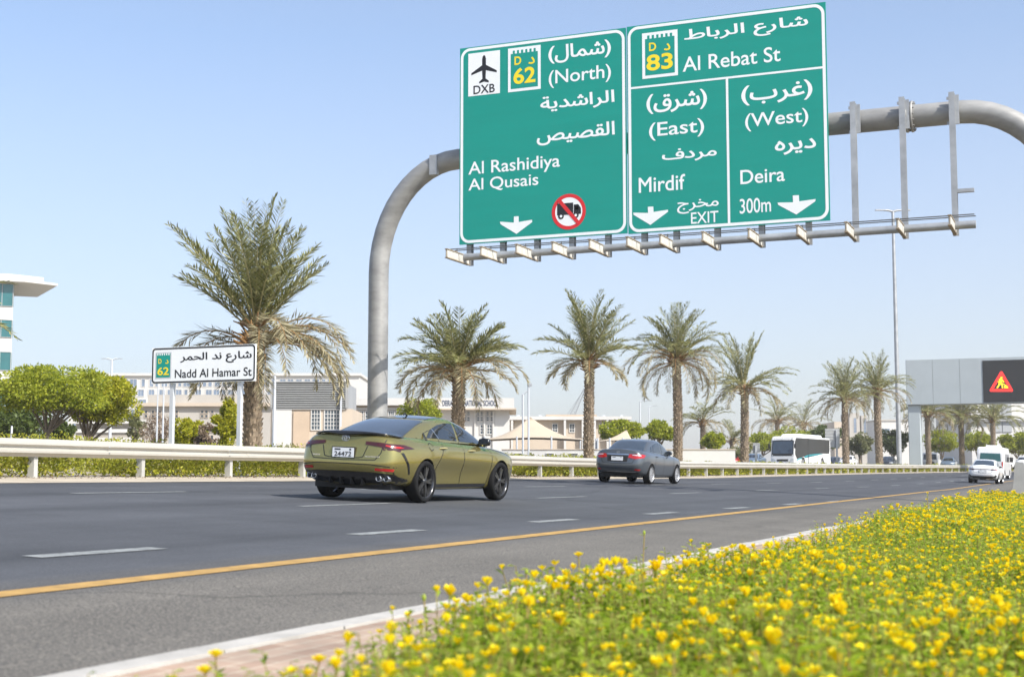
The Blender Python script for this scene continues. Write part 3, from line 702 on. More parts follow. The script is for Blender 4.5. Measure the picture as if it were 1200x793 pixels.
def palm_trunk(parent, h, r0, r1, rs, hero):
    r = random.Random(rs); mb = MB(); n = 14; zs = [h*i/10 for i in range(11)]
    lean = [(r.uniform(-.03,.03)*z, r.uniform(-.03,.03)*z) for z in zs]
    cen = lambda z: (math.sin(z*.6+rs)*.035, math.cos(z*.5+rs)*.03)
    rad = lambda z: r0+(r1-r0)*min(1,z/h)+(.10*max(0,1-z/.5) if z < .5 else 0)
    mb.tube([(cen(z)[0],cen(z)[1],z-.15) for z in zs], [rad(z) for z in zs], n)
    # spiral of old leaf bases
    step = .088 if hero else .11; k = 0; z = .05; nq = 8 if hero else 6
    while z < h:
        for q in range(nq):
            a = 2*PI*q/nq+k*.40+r.uniform(-.08,.08); R0 = rad(z)*.97; c = cen(z); wd = .080*r.uniform(.75,1.2)*(1 if hero else 1.3); ht = .15*r.uniform(.8,1.25)*(1 if hero else 1.25); out = r.uniform(.045,.10)*(1 if hero else 1.1)
            er = (math.cos(a), math.sin(a)); et = (-er[1], er[0])
            f = lambda rr, tt, zz: (c[0]+er[0]*rr+et[0]*tt, c[1]+er[1]*rr+et[1]*tt, zz)
            mb.add([f(R0,-wd,z), f(R0,wd,z), f(R0+out,wd*.75,z+ht), f(R0+out,-wd*.75,z+ht), f(R0-.02,wd*.7,z+ht*1.02), f(R0-.02,-wd*.7,z+ht*1.02)], [(0,1,2,3),(3,2,4,5),(1,4,2),(0,3,5)])
        z += step*1.6; k += 1
    return mb.build('trunk', M['bark'], parent)
def palm_head(parent, h, r1, rs, big):
    """fibrous boot of cut frond bases under the crown"""
    r = random.Random(rs+5); mb = MB()
    mb.lathe([(r1*.9,h-.35),(r1*1.25,h-.1),(r1*1.2,h+.15),(r1*.7,h+.4),(.02,h+.5)], 'z', (0,0,0), 12)
    for i in range(70 if big else 45):
        a = i*2.4; zz = h-.35+.75*r.random(); el = R(r.uniform(10,65)); R0 = r1*.95; L_ = r.uniform(.25,.55)*big_s(big)
        b = (math.cos(a)*R0, math.sin(a)*R0, zz); e = (b[0]+math.cos(a)*math.cos(el)*L_, b[1]+math.sin(a)*math.cos(el)*L_, zz+math.sin(el)*L_)
        mb.tube([b, e], [.05,.022], 4, 1 if i % 3 else 0, smooth=False)
    return mb.build('crown_base', [M['bark_in'], M['fruit_stalk']], parent)
def big_s(b): return 1.0 if b else .8
def palm(label, px, depth, py_crown, groups, rs, hero=False, r=.22, scale=1.0, group='date palms along the highway', zbase=None, name='date_palm'):
    p = at(px, py_crown, depth); z0 = gz(p.x, p.y) if zbase is None else zbase; h = p.z-z0
    t = thing(name, label, 'palm tree', (p.x, p.y, z0), 0, group)
    palm_trunk(t, h, r*1.08, r*.95, rs, hero); palm_head(t, h, r, rs, hero)
    e = bpy.data.objects.new('tmp', None)
    before = set(bpy.data.objects); palm_crown(t, groups, rs, hero, scale)
    for o in set(bpy.data.objects)-before:
        if o.parent == t: o.location = (0,0,h+.1)
    bpy.data.objects.remove(e)
    return t

palm('tall date palm behind the white street name sign, erect fan above a drooping grey skirt', 299, 41, 398,
     [(30,52,88,3.35,18,0,None,.25),(12,42,56,2.7,20,0,None,.2),(20,4,36,3.2,92,1,(-75,55),-.15),(8,-5,30,2.7,100,1,(110,235),-.2),(9,-30,5,2.0,60,1,(200,330),-.3)], 3, True, r=.225)
palm('date palm with a low drooping crown between the arch pipe and the round tree', 537, 55, 438,
     [(20,45,85,2.5,30,0,None),(22,22,52,2.6,62,0,None),(20,-2,26,2.75,100,1,None)], 11, True, r=.22)
palm('slim date palm with upswept sparse crown behind the olive sedan', 690, 69, 426,
     [(24,42,86,3.1,26,0,None),(16,16,44,2.6,50,0,None),(9,-12,14,2.0,80,1,None)], 23, True, r=.21)
palm('date palm with a heavy round crown directly behind the grey sedan', 793, 83.6, 424,
     [(18,55,88,3.2,30,0,None),(26,20,55,3.5,75,0,None),(24,-10,25,3.5,105,1,None)], 31, True, r=.23)
palm('date palm left of the coach with narrow upright tuft and thin side fronds', 872, 99.6, 457,
     [(17,55,86,3.6,18,0,None),(22,12,48,3.7,58,0,None),(14,-15,12,3.0,85,1,None)], 42, r=.24)
palm('date palm just right of the coach and the grey road sign back', 990, 128, 468,
     [(20,50,86,3.4,25,0,None),(24,15,50,3.6,65,0,None),(16,-15,15,3.2,95,1,None)], 53, r=.26)
palm('tall date palm touching the street light mast', 1028, 135, 460,
     [(18,50,86,3.8,28,0,None),(26,15,50,3.9,70,0,None),(18,-15,15,3.4,95,1,None)], 64, r=.30)
G6 = [(14,45,86,3.2,30,0,None),(22,12,50,3.3,70,0,None),(14,-15,15,3.0,95,1,None)]
palm('date palm immediately right of the grey display post', 1087, 178, 486, G6, 71, r=.3, scale=1.4, zbase=1.6)
palm('date palm under the middle of the grey display housing', 1126, 182, 486, G6, 72, r=.3, scale=1.45, zbase=1.6)
palm('date palm behind the white van below the black screen', 1163, 178, 492, [(14,35,80,3.6,40,0,None),(22,5,45,3.6,80,0,None)], 73, r=.28, scale=1.4, zbase=1.6)
palm('small far date palm between the grey sedan and the coach', 823, 130, 496, [(16,15,80,2.9,60,0,None),(10,-10,15,2.6,80,1,None)], 81, r=.2, zbase=1.7, group='far small palms')
palm('far date palm rising above the coach roof on its left', 911, 190, 494, [(16,30,85,3.4,50,0,None),(20,-10,30,3.4,90,1,None)], 82, r=.3, scale=1.15, zbase=1.7, group='far small palms')
palm('far date palm behind the coach roof on its right', 942, 205, 498, [(16,20,80,3.6,55,0,None),(16,-10,25,3.2,90,1,None)], 83, r=.3, scale=1.15, zbase=1.7, group='far small palms')
palm('low stubby far palm just left of the coach', 858, 160, 518, [(14,20,85,2.6,45,0,None),(8,0,20,2.2,80,1,None)], 84, r=.2, zbase=1.7, group='far small palms')
palm('date palm at the left edge of the picture with only frond tips showing', -98, 46, 382, [(14,40,85,2.9,30,0,None),(16,10,45,3.0,60,0,None),(12,-10,15,2.6,95,1,None)], 85, r=.25)

def tree(label, px, depth, ytop, ybot, hw, leaf, rs, trunk_px=None, n=5000, leaf_size=.16, flat=.0, limbs=6, cat='tree', group=None, zbase=1.7, name='tree', tr=.14, fork=.45, clumps=26, fill=1.0):
    """crown of leaf clumps over forked limbs; ytop, ybot, hw are the crown's size as measured"""
    s = 1650/depth; c = at(px, (ytop+ybot)/2, depth); W = hw/s; H = (ybot-ytop)/2/s; r = np.random.default_rng(rs)
    tx = at(trunk_px if trunk_px is not None else px, 520, depth)
    t = thing(name, label, cat, (tx.x, tx.y, zbase), 0, group); off = np.array([c.x-tx.x, c.y-tx.y, c.z-zbase])
    cl = []
    while len(cl) < clumps:
        p = r.uniform(-1,1,3)
        q = (p**2).sum()
        if q > 1 or q < .18 and r.random() < .8: continue
        if flat and p[2] < -flat+.9*(1-min(1,(p[0]**2+p[1]**2)))*0: continue
        cl.append(p)
    cl = np.array(cl); cc = cl*np.array([W,W,H])*.80+off; cr = r.uniform(.15,.34,len(cc))
    n = int(n*fill); idx = r.integers(0,len(cc),n)
    d = r.normal(0,1,(n,3)); d /= np.linalg.norm(d,axis=1,keepdims=True); rr = r.uniform(.25,1,n)**.5
    P = cc[idx]+d*(rr*cr[idx])[:,None]*np.array([W,W,min(W,H*1.2)])*.95
    D = d+r.normal(0,.7,(n,3)); D[:,2] -= .2
    V, F = leaf_quads(P, D, leaf_size*r.uniform(.6,1.3,n), leaf_size*.62*r.uniform(.7,1.2,n), r.uniform(0,PI,n), .05)
    np_mesh('crown', V, F, leaf, t)
    mb = MB(); fz = max(.3, (c.z-zbase-H)*.75) if fork is None else (c.z-zbase)*fork
    mb.tube([(0,0,-.1),(off[0]*.05,off[1]*.05,fz*.5),(off[0]*.15,off[1]*.15,fz)], [tr*1.25,tr,tr*.9], 9)
    order = np.argsort(r.random(len(cc)))[:limbs]
    for k in order:
        e = cc[k]; b = np.array([off[0]*.15, off[1]*.15, fz*r.uniform(.8,1)]); m1 = b*.55+e*.45+r.normal(0,.12,3)*W*.5; m1[2] = b[2]*.45+e[2]*.55
        mb.tube([tuple(b), tuple(m1), tuple(e)], [tr*.62,tr*.38,tr*.12], 6)
        for j in range(2):
            k2 = r.integers(0,len(cc)); e2 = cc[k2]
            if np.linalg.norm(e2-m1) < W*.9: mb.tube([tuple(m1), tuple((m1+e2)/2+r.normal(0,.05,3)), tuple(e2)], [tr*.3,tr*.2,tr*.06], 5)
    mb.build('trunk', M['wood'], t)
    return t
tree('broad green umbrella tree with visible forked limbs at the left edge', 60, 60, 424, 494, 76, M['leaf_a'], 1, trunk_px=54, n=17000, leaf_size=.145, flat=.55, limbs=14, clumps=85, fork=.36, tr=.10)
tree('yellow green tree with forked pale trunk between umbrella tree and street lamp', 120, 63, 438, 502, 48, M['leaf_y'], 2, trunk_px=99, n=13000, leaf_size=.15, flat=.7, limbs=12, clumps=46, fork=.28, tr=.11)
tree('dark evergreen mass behind the umbrella tree at the left edge', 8, 74, 470, 530, 62, M['leaf_d'], 3, n=12000, leaf_size=.2, limbs=4, clumps=40, fork=.3)
tree('small dark round tree between the umbrella and the yellow green tree', 72, 70, 486, 525, 17, M['leaf_d'], 4, n=4500, leaf_size=.15, limbs=4, clumps=20, fork=.3, tr=.08)
tree('thin grey green tree right of the left street lamp', 158, 82, 478, 520, 13, M['leaf_g'], 5, n=1500, leaf_size=.16, limbs=6, clumps=20, fork=.4, tr=.07)
tree('bare brownish twiggy tree behind the thin white masts', 186, 76, 482, 522, 24, M['leaf_b'], 6, n=2600, leaf_size=.10, limbs=16, clumps=34, fork=.3, tr=.07)
tree('bright green rounded bush right of the street sign post', 221, 60, 484, 535, 22, M['leaf_y'], 7, n=6000, leaf_size=.13, limbs=5, clumps=26, fork=.3, cat='bush', name='bush', tr=.06)
tree('half dry brown bush between the street sign posts', 243, 58, 494, 535, 15, M['leaf_b'], 8, n=3000, leaf_size=.10, limbs=8, clumps=22, fork=.3, cat='bush', name='bush', tr=.05)
tree('upright bright green conifer like shrub behind the right sign post', 265, 56, 462, 532, 19, M['leaf_y'], 9, n=8000, leaf_size=.12, limbs=5, clumps=36, fork=.2, cat='bush', name='bush', tr=.06)
tree('dense round dark green tree left of the second palm', 492, 92, 461, 508, 28, M['leaf_a'], 10, n=9000, leaf_size=.15, limbs=4, clumps=36, fork=.3)
tree('low clipped shrub in front of the louvred building', 385, 85, 512, 540, 10, M['leaf_g'], 11, n=2500, leaf_size=.12, limbs=2, clumps=12, fork=.3, cat='bush', name='bush', tr=.05)
fg = 'flat crowned trees beyond the highway'
tree('flat green tree behind the roof of the grey sedan', 728, 110, 492, 517, 27, M['leaf_a'], 12, n=6000, leaf_size=.2, flat=.6, limbs=7, clumps=30, fork=.5, group=fg)
tree('flat green tree touching the fourth palm on its left', 772, 112, 494, 519, 22, M['leaf_a'], 13, n=5000, leaf_size=.2, flat=.6, limbs=7, clumps=28, fork=.5, group=fg)
tree('small green tree right of the fourth palm with a thin trunk', 836, 118, 502, 528, 16, M['leaf_a'], 14, n=4000, leaf_size=.2, limbs=6, clumps=24, fork=.45, group=fg)
tree('wide green tree left of the coach behind the fifth palm', 893, 175, 505, 531, 26, M['leaf_a'], 15, n=5000, leaf_size=.28, flat=.6, limbs=7, clumps=30, fork=.5, group=fg)
tree('green tree directly behind the coach roof', 930, 180, 500, 530, 30, M['leaf_a'], 16, n=6000, leaf_size=.28, flat=.7, limbs=5, clumps=32, fork=.5, group=fg)
tree('darker green tree behind the grey road sign back', 965, 190, 496, 528, 28, M['leaf_d'], 17, n=6000, leaf_size=.28, flat=.7, limbs=5, clumps=32, fork=.5, group=fg)
tree('dull green tree between the two palms near the mast', 1007, 170, 506, 532, 22, M['leaf_g'], 18, n=5000, leaf_size=.26, limbs=5, clumps=28, fork=.4, group=fg)
tree('dark green tree behind the street light mast', 1047, 180, 503, 531, 24, M['leaf_d'], 19, n=5000, leaf_size=.28, limbs=5, clumps=28, fork=.4, group=fg)
tree('bright green tree right of the display post', 1104, 190, 503, 529, 24, M['leaf_a'], 20, n=5000, leaf_size=.28, limbs=5, clumps=28, fork=.4, group=fg)
tree('green tree behind the white van roof', 1146, 200, 504, 532, 22, M['leaf_a'], 21, n=5000, leaf_size=.3, limbs=5, clumps=28, fork=.4, group=fg)
tree('green tree at the right edge of the picture behind the parked cars', 1192, 190, 505, 531, 26, M['leaf_a'], 22, n=6000, leaf_size=.3, limbs=5, clumps=28, fork=.4, group=fg)
tree('low dull shrub line right of the fourth palm', 868, 150, 522, 542, 22, M['leaf_g'], 23, n=3000, leaf_size=.2, limbs=3, clumps=20, fork=.3, cat='bush', name='bush')

# clipped ground cover filling the planted median behind the guardrail (uncountable)
def cover():
    Vs = []; Fs = []; b = 0
    for (y0, y1, dens, ls) in ((-6,45,420,.075),(45,95,170,.12),(95,200,60,.22)):
        for (ua, ub, hh, mul) in ((-1.35,-.11,.68,4.2),(-8.6,-1.35,.40,.6)):
            n = int((y1-y0)*(ub-ua)*dens*mul*.5); y = nrg.uniform(y0,y1,n); u = nrg.uniform(ua,ub,n)+np.array([ru(q) for q in y])
            lump = .75+.25*np.sin(y*2.1+np.sin(u*3))*np.sin(u*2.3+y*.7)+.12*np.sin(y*.45)
            gap = (np.sin(y*.83+1)+np.sin(y*.31))/2
            hz_ = nrg.uniform(.02,1,n)**.8*hh*lump
            keep = ~((gap > .80) & (nrg.random(n) < .7)); y, u, hz_ = y[keep], u[keep], hz_[keep]; n = len(y)
            P = np.array([pt(a, q, d) for a, q, d in zip(u, y, hz_)])
            D = nrg.normal(0,1,(n,3)); D[:,2] = np.abs(D[:,2])*.9+.2
            V, F = leaf_quads(P, D, ls*nrg.uniform(.7,1.4,n), ls*.6*nrg.uniform(.7,1.3,n), nrg.uniform(0,PI,n), .06)
            Vs.append(V); Fs.append(F+b); b += len(V)
    o = np_mesh('ground_cover', np.concatenate(Vs), np.concatenate(Fs), M['hedge']); tag(o, 'low yellow green ground cover filling the median behind the guardrail', 'ground cover', kind='stuff')
cover()
def verge_litter():
    n = 5000; y = nrg.uniform(5,90,n); u = nrg.uniform(-19.9,-18.3,n); P = np.array([pt(a,q,.018) for a,q in zip(u,y)])
    D = nrg.normal(0,1,(n,3)); D[:,2] = np.abs(D[:,2])*.4
    V, F = leaf_quads(P, D, nrg.uniform(.02,.07,n), nrg.uniform(.015,.04,n), nrg.uniform(0,PI,n), .1)
    o = np_mesh('leaf_litter', V, F, M['leaf_b']); tag(o, 'dry leaf litter scattered at the foot of the guardrail', 'leaf litter', kind='stuff')
verge_litter()

# ------------------------------------------------------------------ flower bed in the foreground
def sprig(r, h, nleaf, ls, bloom):
    """one branching sprig: stem strip, whorled leaves and a cupped five petalled flower on top"""
    V = []; F = []; mi = []
    def quad(pts, m): b = len(V); V.extend(pts); F.append((b,b+1,b+2,b+3)); mi.append(m)
    lx, ly = r.normal(0,.05,2); top = np.array([lx,ly,h]); w_ = .0035
    for (dx, dy) in ((1,0),(0,1)):
        quad([np.array([-w_*dx,-w_*dy,0]), np.array([w_*dx,w_*dy,0]), top+np.array([w_*dx*.7,w_*dy*.7,0]), top-np.array([w_*dx*.7,w_*dy*.7,0])], 1)
    for i in range(nleaf):
        t = .25+.75*(i+r.random())/nleaf; b = top*t; a = i*2.4+r.normal(0,.3); el = R(r.uniform(5,60)); L_ = ls*r.uniform(.65,1.25)*(1.05-.35*t); wd = L_*r.uniform(.26,.42)
        d = np.array([math.cos(a)*math.cos(el), math.sin(a)*math.cos(el), math.sin(el)]); s_ = np.array([-math.sin(a),math.cos(a),0]); n_ = np.cross(d,s_)
        quad([b, b+d*L_*.55+s_*wd*.5+n_*L_*.06, b+d*L_+np.array([0,0,-L_*.15]), b+d*L_*.55-s_*wd*.5+n_*L_*.06], 0)
    if bloom:
        R_ = r.uniform(.018,.031); op = r.uniform(.35,1.1); tilt = r.normal(0,.35,2)
        for k in range(6):
            a = 2*PI*k/6+r.normal(0,.1); d = np.array([math.cos(a)*math.sin(op), math.sin(a)*math.sin(op), math.cos(op)]); d = d+np.array([tilt[0],tilt[1],0])*.4; d /= np.linalg.norm(d); s_ = np.array([-math.sin(a),math.cos(a),0])
            b = top+np.array([0,0,.002]); L_ = R_*1.5; wd = R_*1.25
            quad([b, b+d*L_*.62+s_*wd*.5, b+d*L_, b+d*L_*.62-s_*wd*.5], 2)
    return np.array(V), np.array(F), np.array(mi)
def bed():
    r = np.random.default_rng(77)
    var = [sprig(r, r.uniform(.20,.35), 11, .074, k % 10 < 5) for k in range(24)]
    varf = [sprig(r, r.uniform(.22,.34), 8, .095, k % 10 < 5) for k in range(16)]
    for k in range(16):
        V, F, m_ = varf[k]; pet = np.zeros(len(V), bool); pet[F[m_ == 2].ravel()] = True
        if pet.any(): c = V[pet].mean(0); V[pet] = c+(V[pet]-c)*1.25
    Vs = []; Fs = []; Ms = []; b = 0; cnt = 0
    for (y0, y1, dens, vv) in ((3.0,11,330,var),(11,22,210,var),(22,46,95,varf)):
        ua, ub = -3.25, 3.0
        n = int((y1-y0)*(ub-ua)*dens); Y = r.uniform(y0,y1,n); U = r.uniform(ua,ub,n)
        edge = -2.58+.14*np.clip((Y-4)/3,0,1)-.030*np.clip(Y-8,0,25)+.16*np.sin(Y*1.9)+.10*np.sin(Y*4.7+1)+.06*np.sin(Y*11)
        keep = (U > edge)
        # only the part of the bed the picture can look into, plus a margin for a side step
        keep &= (U < .06*Y+1.7)
        soft = np.clip((U-edge)/.35,0,1); keep &= r.random(n) < .25+.75*soft
        Y, U, soft = Y[keep], U[keep], soft[keep]
        patch = .5+.5*np.sin(U*2.3+np.sin(Y*.8)*1.6)*np.sin(Y*.9+1.2*np.sin(U*1.7))
        for y, u, sf_, pa in zip(Y, U, soft, patch):
            k = r.integers(0,len(vv)); bl = (k % 10) < 5
            if bl and r.random() > .25+.75*pa**1.3: k = 5+r.integers(0,4)
            V, F, m_ = vv[k % len(vv)]; a = r.uniform(0,2*PI); sc = r.uniform(.8,1.25)*(.72+.28*sf_)*(.86+.14*math.sin(u*1.3+y*.6))*(.90+.17*math.sin(u*4.1+1.3*math.sin(y*2.2))*math.sin(y*3.1+u)); ca, sa = math.cos(a)*sc, math.sin(a)*sc
            W = np.empty_like(V); W[:,0] = V[:,0]*ca-V[:,1]*sa+u; W[:,1] = V[:,0]*sa+V[:,1]*ca+y; W[:,2] = V[:,2]*sc+zt(u,y)+.02
            Vs.append(W); Fs.append(F+b); Ms.append(m_); b += len(V); cnt += 1
    o = np_mesh('flower_bed', np.concatenate(Vs), np.concatenate(Fs), [M['bed_leaf'], M['bed_stem'], M['petal']], None, np.concatenate(Ms))
    tag(o, 'dense bed of small yellow flowers and bright green leaves beside the road', 'flower bed', kind='stuff')
bed()
# single stalks that stand clear of the bed against the road
def stalk(label, px, py, depth, bloom, rs, tall):
    r = np.random.default_rng(rs); p = at(px, py, depth); z0 = gz(p.x, p.y)+.03; h = p.z-z0
    t = thing('flower_stalk', label, 'flower', (p.x, p.y, z0), 0, 'stalks standing clear of the flower bed')
    mb = MB(); bx, by = r.normal(0,.02,2); mb.tube([(bx,by,0),(bx*.5,by*.3,h*.5),(0,0,h)], [.0045,.004,.0035], 6, cap=False); mb.build('stem', M['bed_stem'], t)
    n = 14; ts = r.uniform(.35,.97,n); B = np.array([(bx*(1-q),by*(1-q),h*q) for q in ts]); D = r.normal(0,1,(n,3)); D[:,2] = np.abs(D[:,2])*.6
    V, F = leaf_quads(B, D, r.uniform(.025,.05,n), r.uniform(.010,.018,n), r.uniform(-.5,.5,n), .08); np_mesh('leaves', V, F, M['bed_leaf'], t)
    if bloom:
        Vv = []; Ff = []
        for ring, (op, sc) in enumerate(((.9,1.0),(.45,.85))):
            for k in range(6):
                a = 2*PI*k/6+ring*.5; d = Vector((math.cos(a)*math.sin(op), math.sin(a)*math.sin(op), math.cos(op))); s_ = Vector((-math.sin(a),math.cos(a),0)); L_ = .034*sc; b = len(Vv)
                o = Vector((0,0,h)); Vv += [o, o+d*L_*.6+s_*.014*sc, o+d*L_*.95+s_*.006, o+d*L_*.95-s_*.006, o+d*L_*.6-s_*.014*sc]; Ff.append((b,b+1,b+2,b+3,b+4))
        mb = MB(); mb.add(Vv, Ff, 0); mb.lathe([(.0,.0),(.006,.004),(.006,.014),(0,.017)], 'z', (0,0,h), 8, 1); mb.build('bloom', [M['petal'], M['flower_core']], t)
    else:
        mb = MB(); mb.lathe([(.0,-.004),(.009,.004),(.008,.016),(.002,.026),(0,.027)], 'z', (0,0,h), 8); mb.build('bud', M['bed_leaf'], t)
    return t
for a in [('tall open yellow bloom on a bare stem, highest left of the middle of the bed',678,652,7.2,True,1,1),
          ('small yellow bloom standing before the white kerb between two open buds',605,684,6.3,True,2,1),
          ('closed green bud on a thin stem over the kerb, left of the yellow blooms',497,703,5.6,False,3,1),
          ('spiky green bud sticking up against the asphalt beside the small yellow bloom',617,672,6.4,False,4,1),
          ('thick bare brown stalk without a flower poking up before the yellow road line',755,626,8.6,False,5,1),
          ('yellow bloom low over the paving at the far left end of the bed',240,789,4.3,True,6,0),
          ('closed yellow green flower over the paving near the bottom left corner',253,770,4.5,True,7,0),
          ('yellow bloom at the bottom edge over the paving, right of the two leftmost blooms',374,776,4.6,True,8,0),
          ('open yellow bloom standing highest at the far right of the bed before the white sedan',1087,578,24,True,9,1),
          ('yellow bloom peeking over the far kerb before the yellow line ends',1015,602,16,True,10,1)]: stalk(*a)
# end of vegetation
# begin vehicles
# ------------------------------------------------------------------ vehicles
def subsurf(o, lv):
    m = o.modifiers.new('s', 'SUBSURF'); m.levels = lv; m.render_levels = lv; apply_mods(o)
def apply_mods(o):
    dg = bpy.context.evaluated_depsgraph_get(); me = bpy.data.meshes.new_from_object(o.evaluated_get(dg)); old = o.data
    o.modifiers.clear(); o.data = me; bpy.data.meshes.remove(old)
def cut(o, cutters):
    for c in cutters:
        m = o.modifiers.new('b', 'BOOLEAN'); m.operation = 'DIFFERENCE'; m.object = c; m.solver = 'EXACT'
    apply_mods(o)
    for c in cutters: bpy.data.objects.remove(c)
def interp(xs, ys, x):
    """smooth monotone-ish interpolation through points"""
    if x <= xs[0]: return ys[0]
    if x >= xs[-1]: return ys[-1]
    for i in range(len(xs)-1):
        if x <= xs[i+1]:
            t = (x-xs[i])/(xs[i+1]-xs[i]); t2 = t*t*(3-2*t); t = .5*t+.5*t2; return ys[i]*(1-t)+ys[i+1]*t
def loops_mesh(rows, spine, name, mats, under=True):
    """rows of half loops [(x, y, z)] from the rear centre to the front centre, mirrored; spine closes the top"""
    mb = MB(); n = len(rows[0]); idx = {}
    def vid(j, k, s):
        x, y, z = rows[j][k]
        if k in (0, n-1): s = 1
        if (j,k,s) not in idx: idx[(j,k,s)] = len(mb.v); mb.v.append((x*s if k not in (0,n-1) else 0, y, z))
        return idx[(j,k,s)]
    def face(f): 
        f = [a for i, a in enumerate(f) if a not in f[:i]]
        if len(f) > 2: mb.f.append(f); mb.m.append(0); mb.sm.append(True)
    for j in range(len(rows)-1):
        for k in range(n-1):
            for s in (1,-1):
                f = [vid(j,k,s), vid(j,k+1,s), vid(j+1,k+1,s), vid(j+1,k,s)]; face(f if s == 1 else f[::-1])
    J = len(rows)-1; sp = {}
    for k in range(1, n-1): sp[k] = len(mb.v); mb.v.append(spine[k])
    for k in range(n-1):
        for s in (1,-1):
            a = sp.get(k, vid(J,0,1)); b = sp.get(k+1, vid(J,n-1,1))
            f = [vid(J,k,s), vid(J,k+1,s), b, a]; face(f if s == 1 else f[::-1])
    if under:
        for k in range(n-1): face([vid(0,k,-1), vid(0,k+1,-1), vid(0,k+1,1), vid(0,k,1)])
    return mb.build(name, mats)
def hide_cyl(x0, x1, y, z, r, mats):
    mb = MB(); n = 40; vs = [(x0, y+r*math.cos(2*PI*i/n), z+r*math.sin(2*PI*i/n)) for i in range(n)]+[(x1, y+r*math.cos(2*PI*i/n), z+r*math.sin(2*PI*i/n)) for i in range(n)]
    mb.add(vs, [tuple(range(n)), tuple(range(2*n-1,n-1,-1))]+[(i, n+i, n+(i+1)%n, (i+1)%n) for i in range(n)], 1)
    return recalc(mb.build('cutter', mats))

class Skin:
    """lays flat shapes onto the body: side (y, z) or rear / front (x, z) or any direction"""
    def __init__(s, objs):
        vs = []; fs = []
        for o in objs:
            b = len(vs); vs += [v.co.copy() for v in o.data.vertices]; fs += [[i+b for i in p.vertices] for p in o.data.polygons]
        s.t = BVHTree.FromPolygons(vs, fs)
    def patch(s, poly, org, u, v, d, off=.004, res=.05, mi=0, mb=None, depth=0):
        org, u, v, d = Vector(org), Vector(u), Vector(v), Vector(d).normalized()
        bm = bmesh.new(); bmesh.ops.triangulate(bm, faces=[bm.faces.new([bm.verts.new((a, b, 0)) for a, b in poly])])
        xs = [p[0] for p in poly]; ys_ = [p[1] for p in poly]
        for ax, lo, hi in ((0,min(xs),max(xs)),(1,min(ys_),max(ys_))):
            k = lo+res
            while k < hi-1e-4:
                co = [0,0,0]; no = [0,0,0]; co[ax] = k; no[ax] = 1
                bmesh.ops.bisect_plane(bm, geom=bm.verts[:]+bm.edges[:]+bm.faces[:], plane_co=co, plane_no=no); k += res
        bm.verts.index_update(); P = []; ok = True
        for w_ in bm.verts:
            o = org+u*w_.co.x+v*w_.co.y; h = s.t.ray_cast(o, d)
            if h[0] is None: h = s.t.find_nearest(o+d*1.0)
            P.append(h[0]-d*off)
        mb = mb or MB(); mb.add(P, [tuple(q.index for q in f.verts) for f in bm.faces], mi, True); bm.free(); return mb
    def ribbon(s, pts, wd, call, **k):
        for a, b in zip(pts[:-1], pts[1:]): call(line_poly([a, b], wd), **k)
    def side(s, poly, sg, **k): return s.patch(poly, (sg*2,0,0), (0,1,0), (0,0,1), (-sg,0,0), **k)
    def rear(s, poly, **k): return s.patch(poly, (0,-1,0), (1,0,0), (0,0,1), (0,1,0), **k)
    def front(s, poly, **k): return s.patch(poly, (0,20,0), (1,0,0), (0,0,1), (0,-1,0), **k)
    def corner(s, poly, sg, ang, **k):
        """seen from the rear quarter: u runs outwards to the side"""
        a = R(ang); d = Vector((-sg*math.sin(a), math.cos(a), 0)); u = Vector((sg*math.cos(a), math.sin(a), 0)); return s.patch(poly, -d*4, u, (0,0,1), d, **k)
def line_poly(pts, wd):
    """thin ribbon round an open 2-D line"""
    L_ = []; Rr = []
    for i, p in enumerate(pts):
        a = pts[max(0,i-1)]; b = pts[min(len(pts)-1,i+1)]; dx, dy = b[0]-a[0], b[1]-a[1]; l = math.hypot(dx,dy); nx_, ny_ = -dy/l*wd/2, dx/l*wd/2
        L_.append((p[0]+nx_, p[1]+ny_)); Rr.append((p[0]-nx_, p[1]-ny_))
    return L_+Rr[::-1]
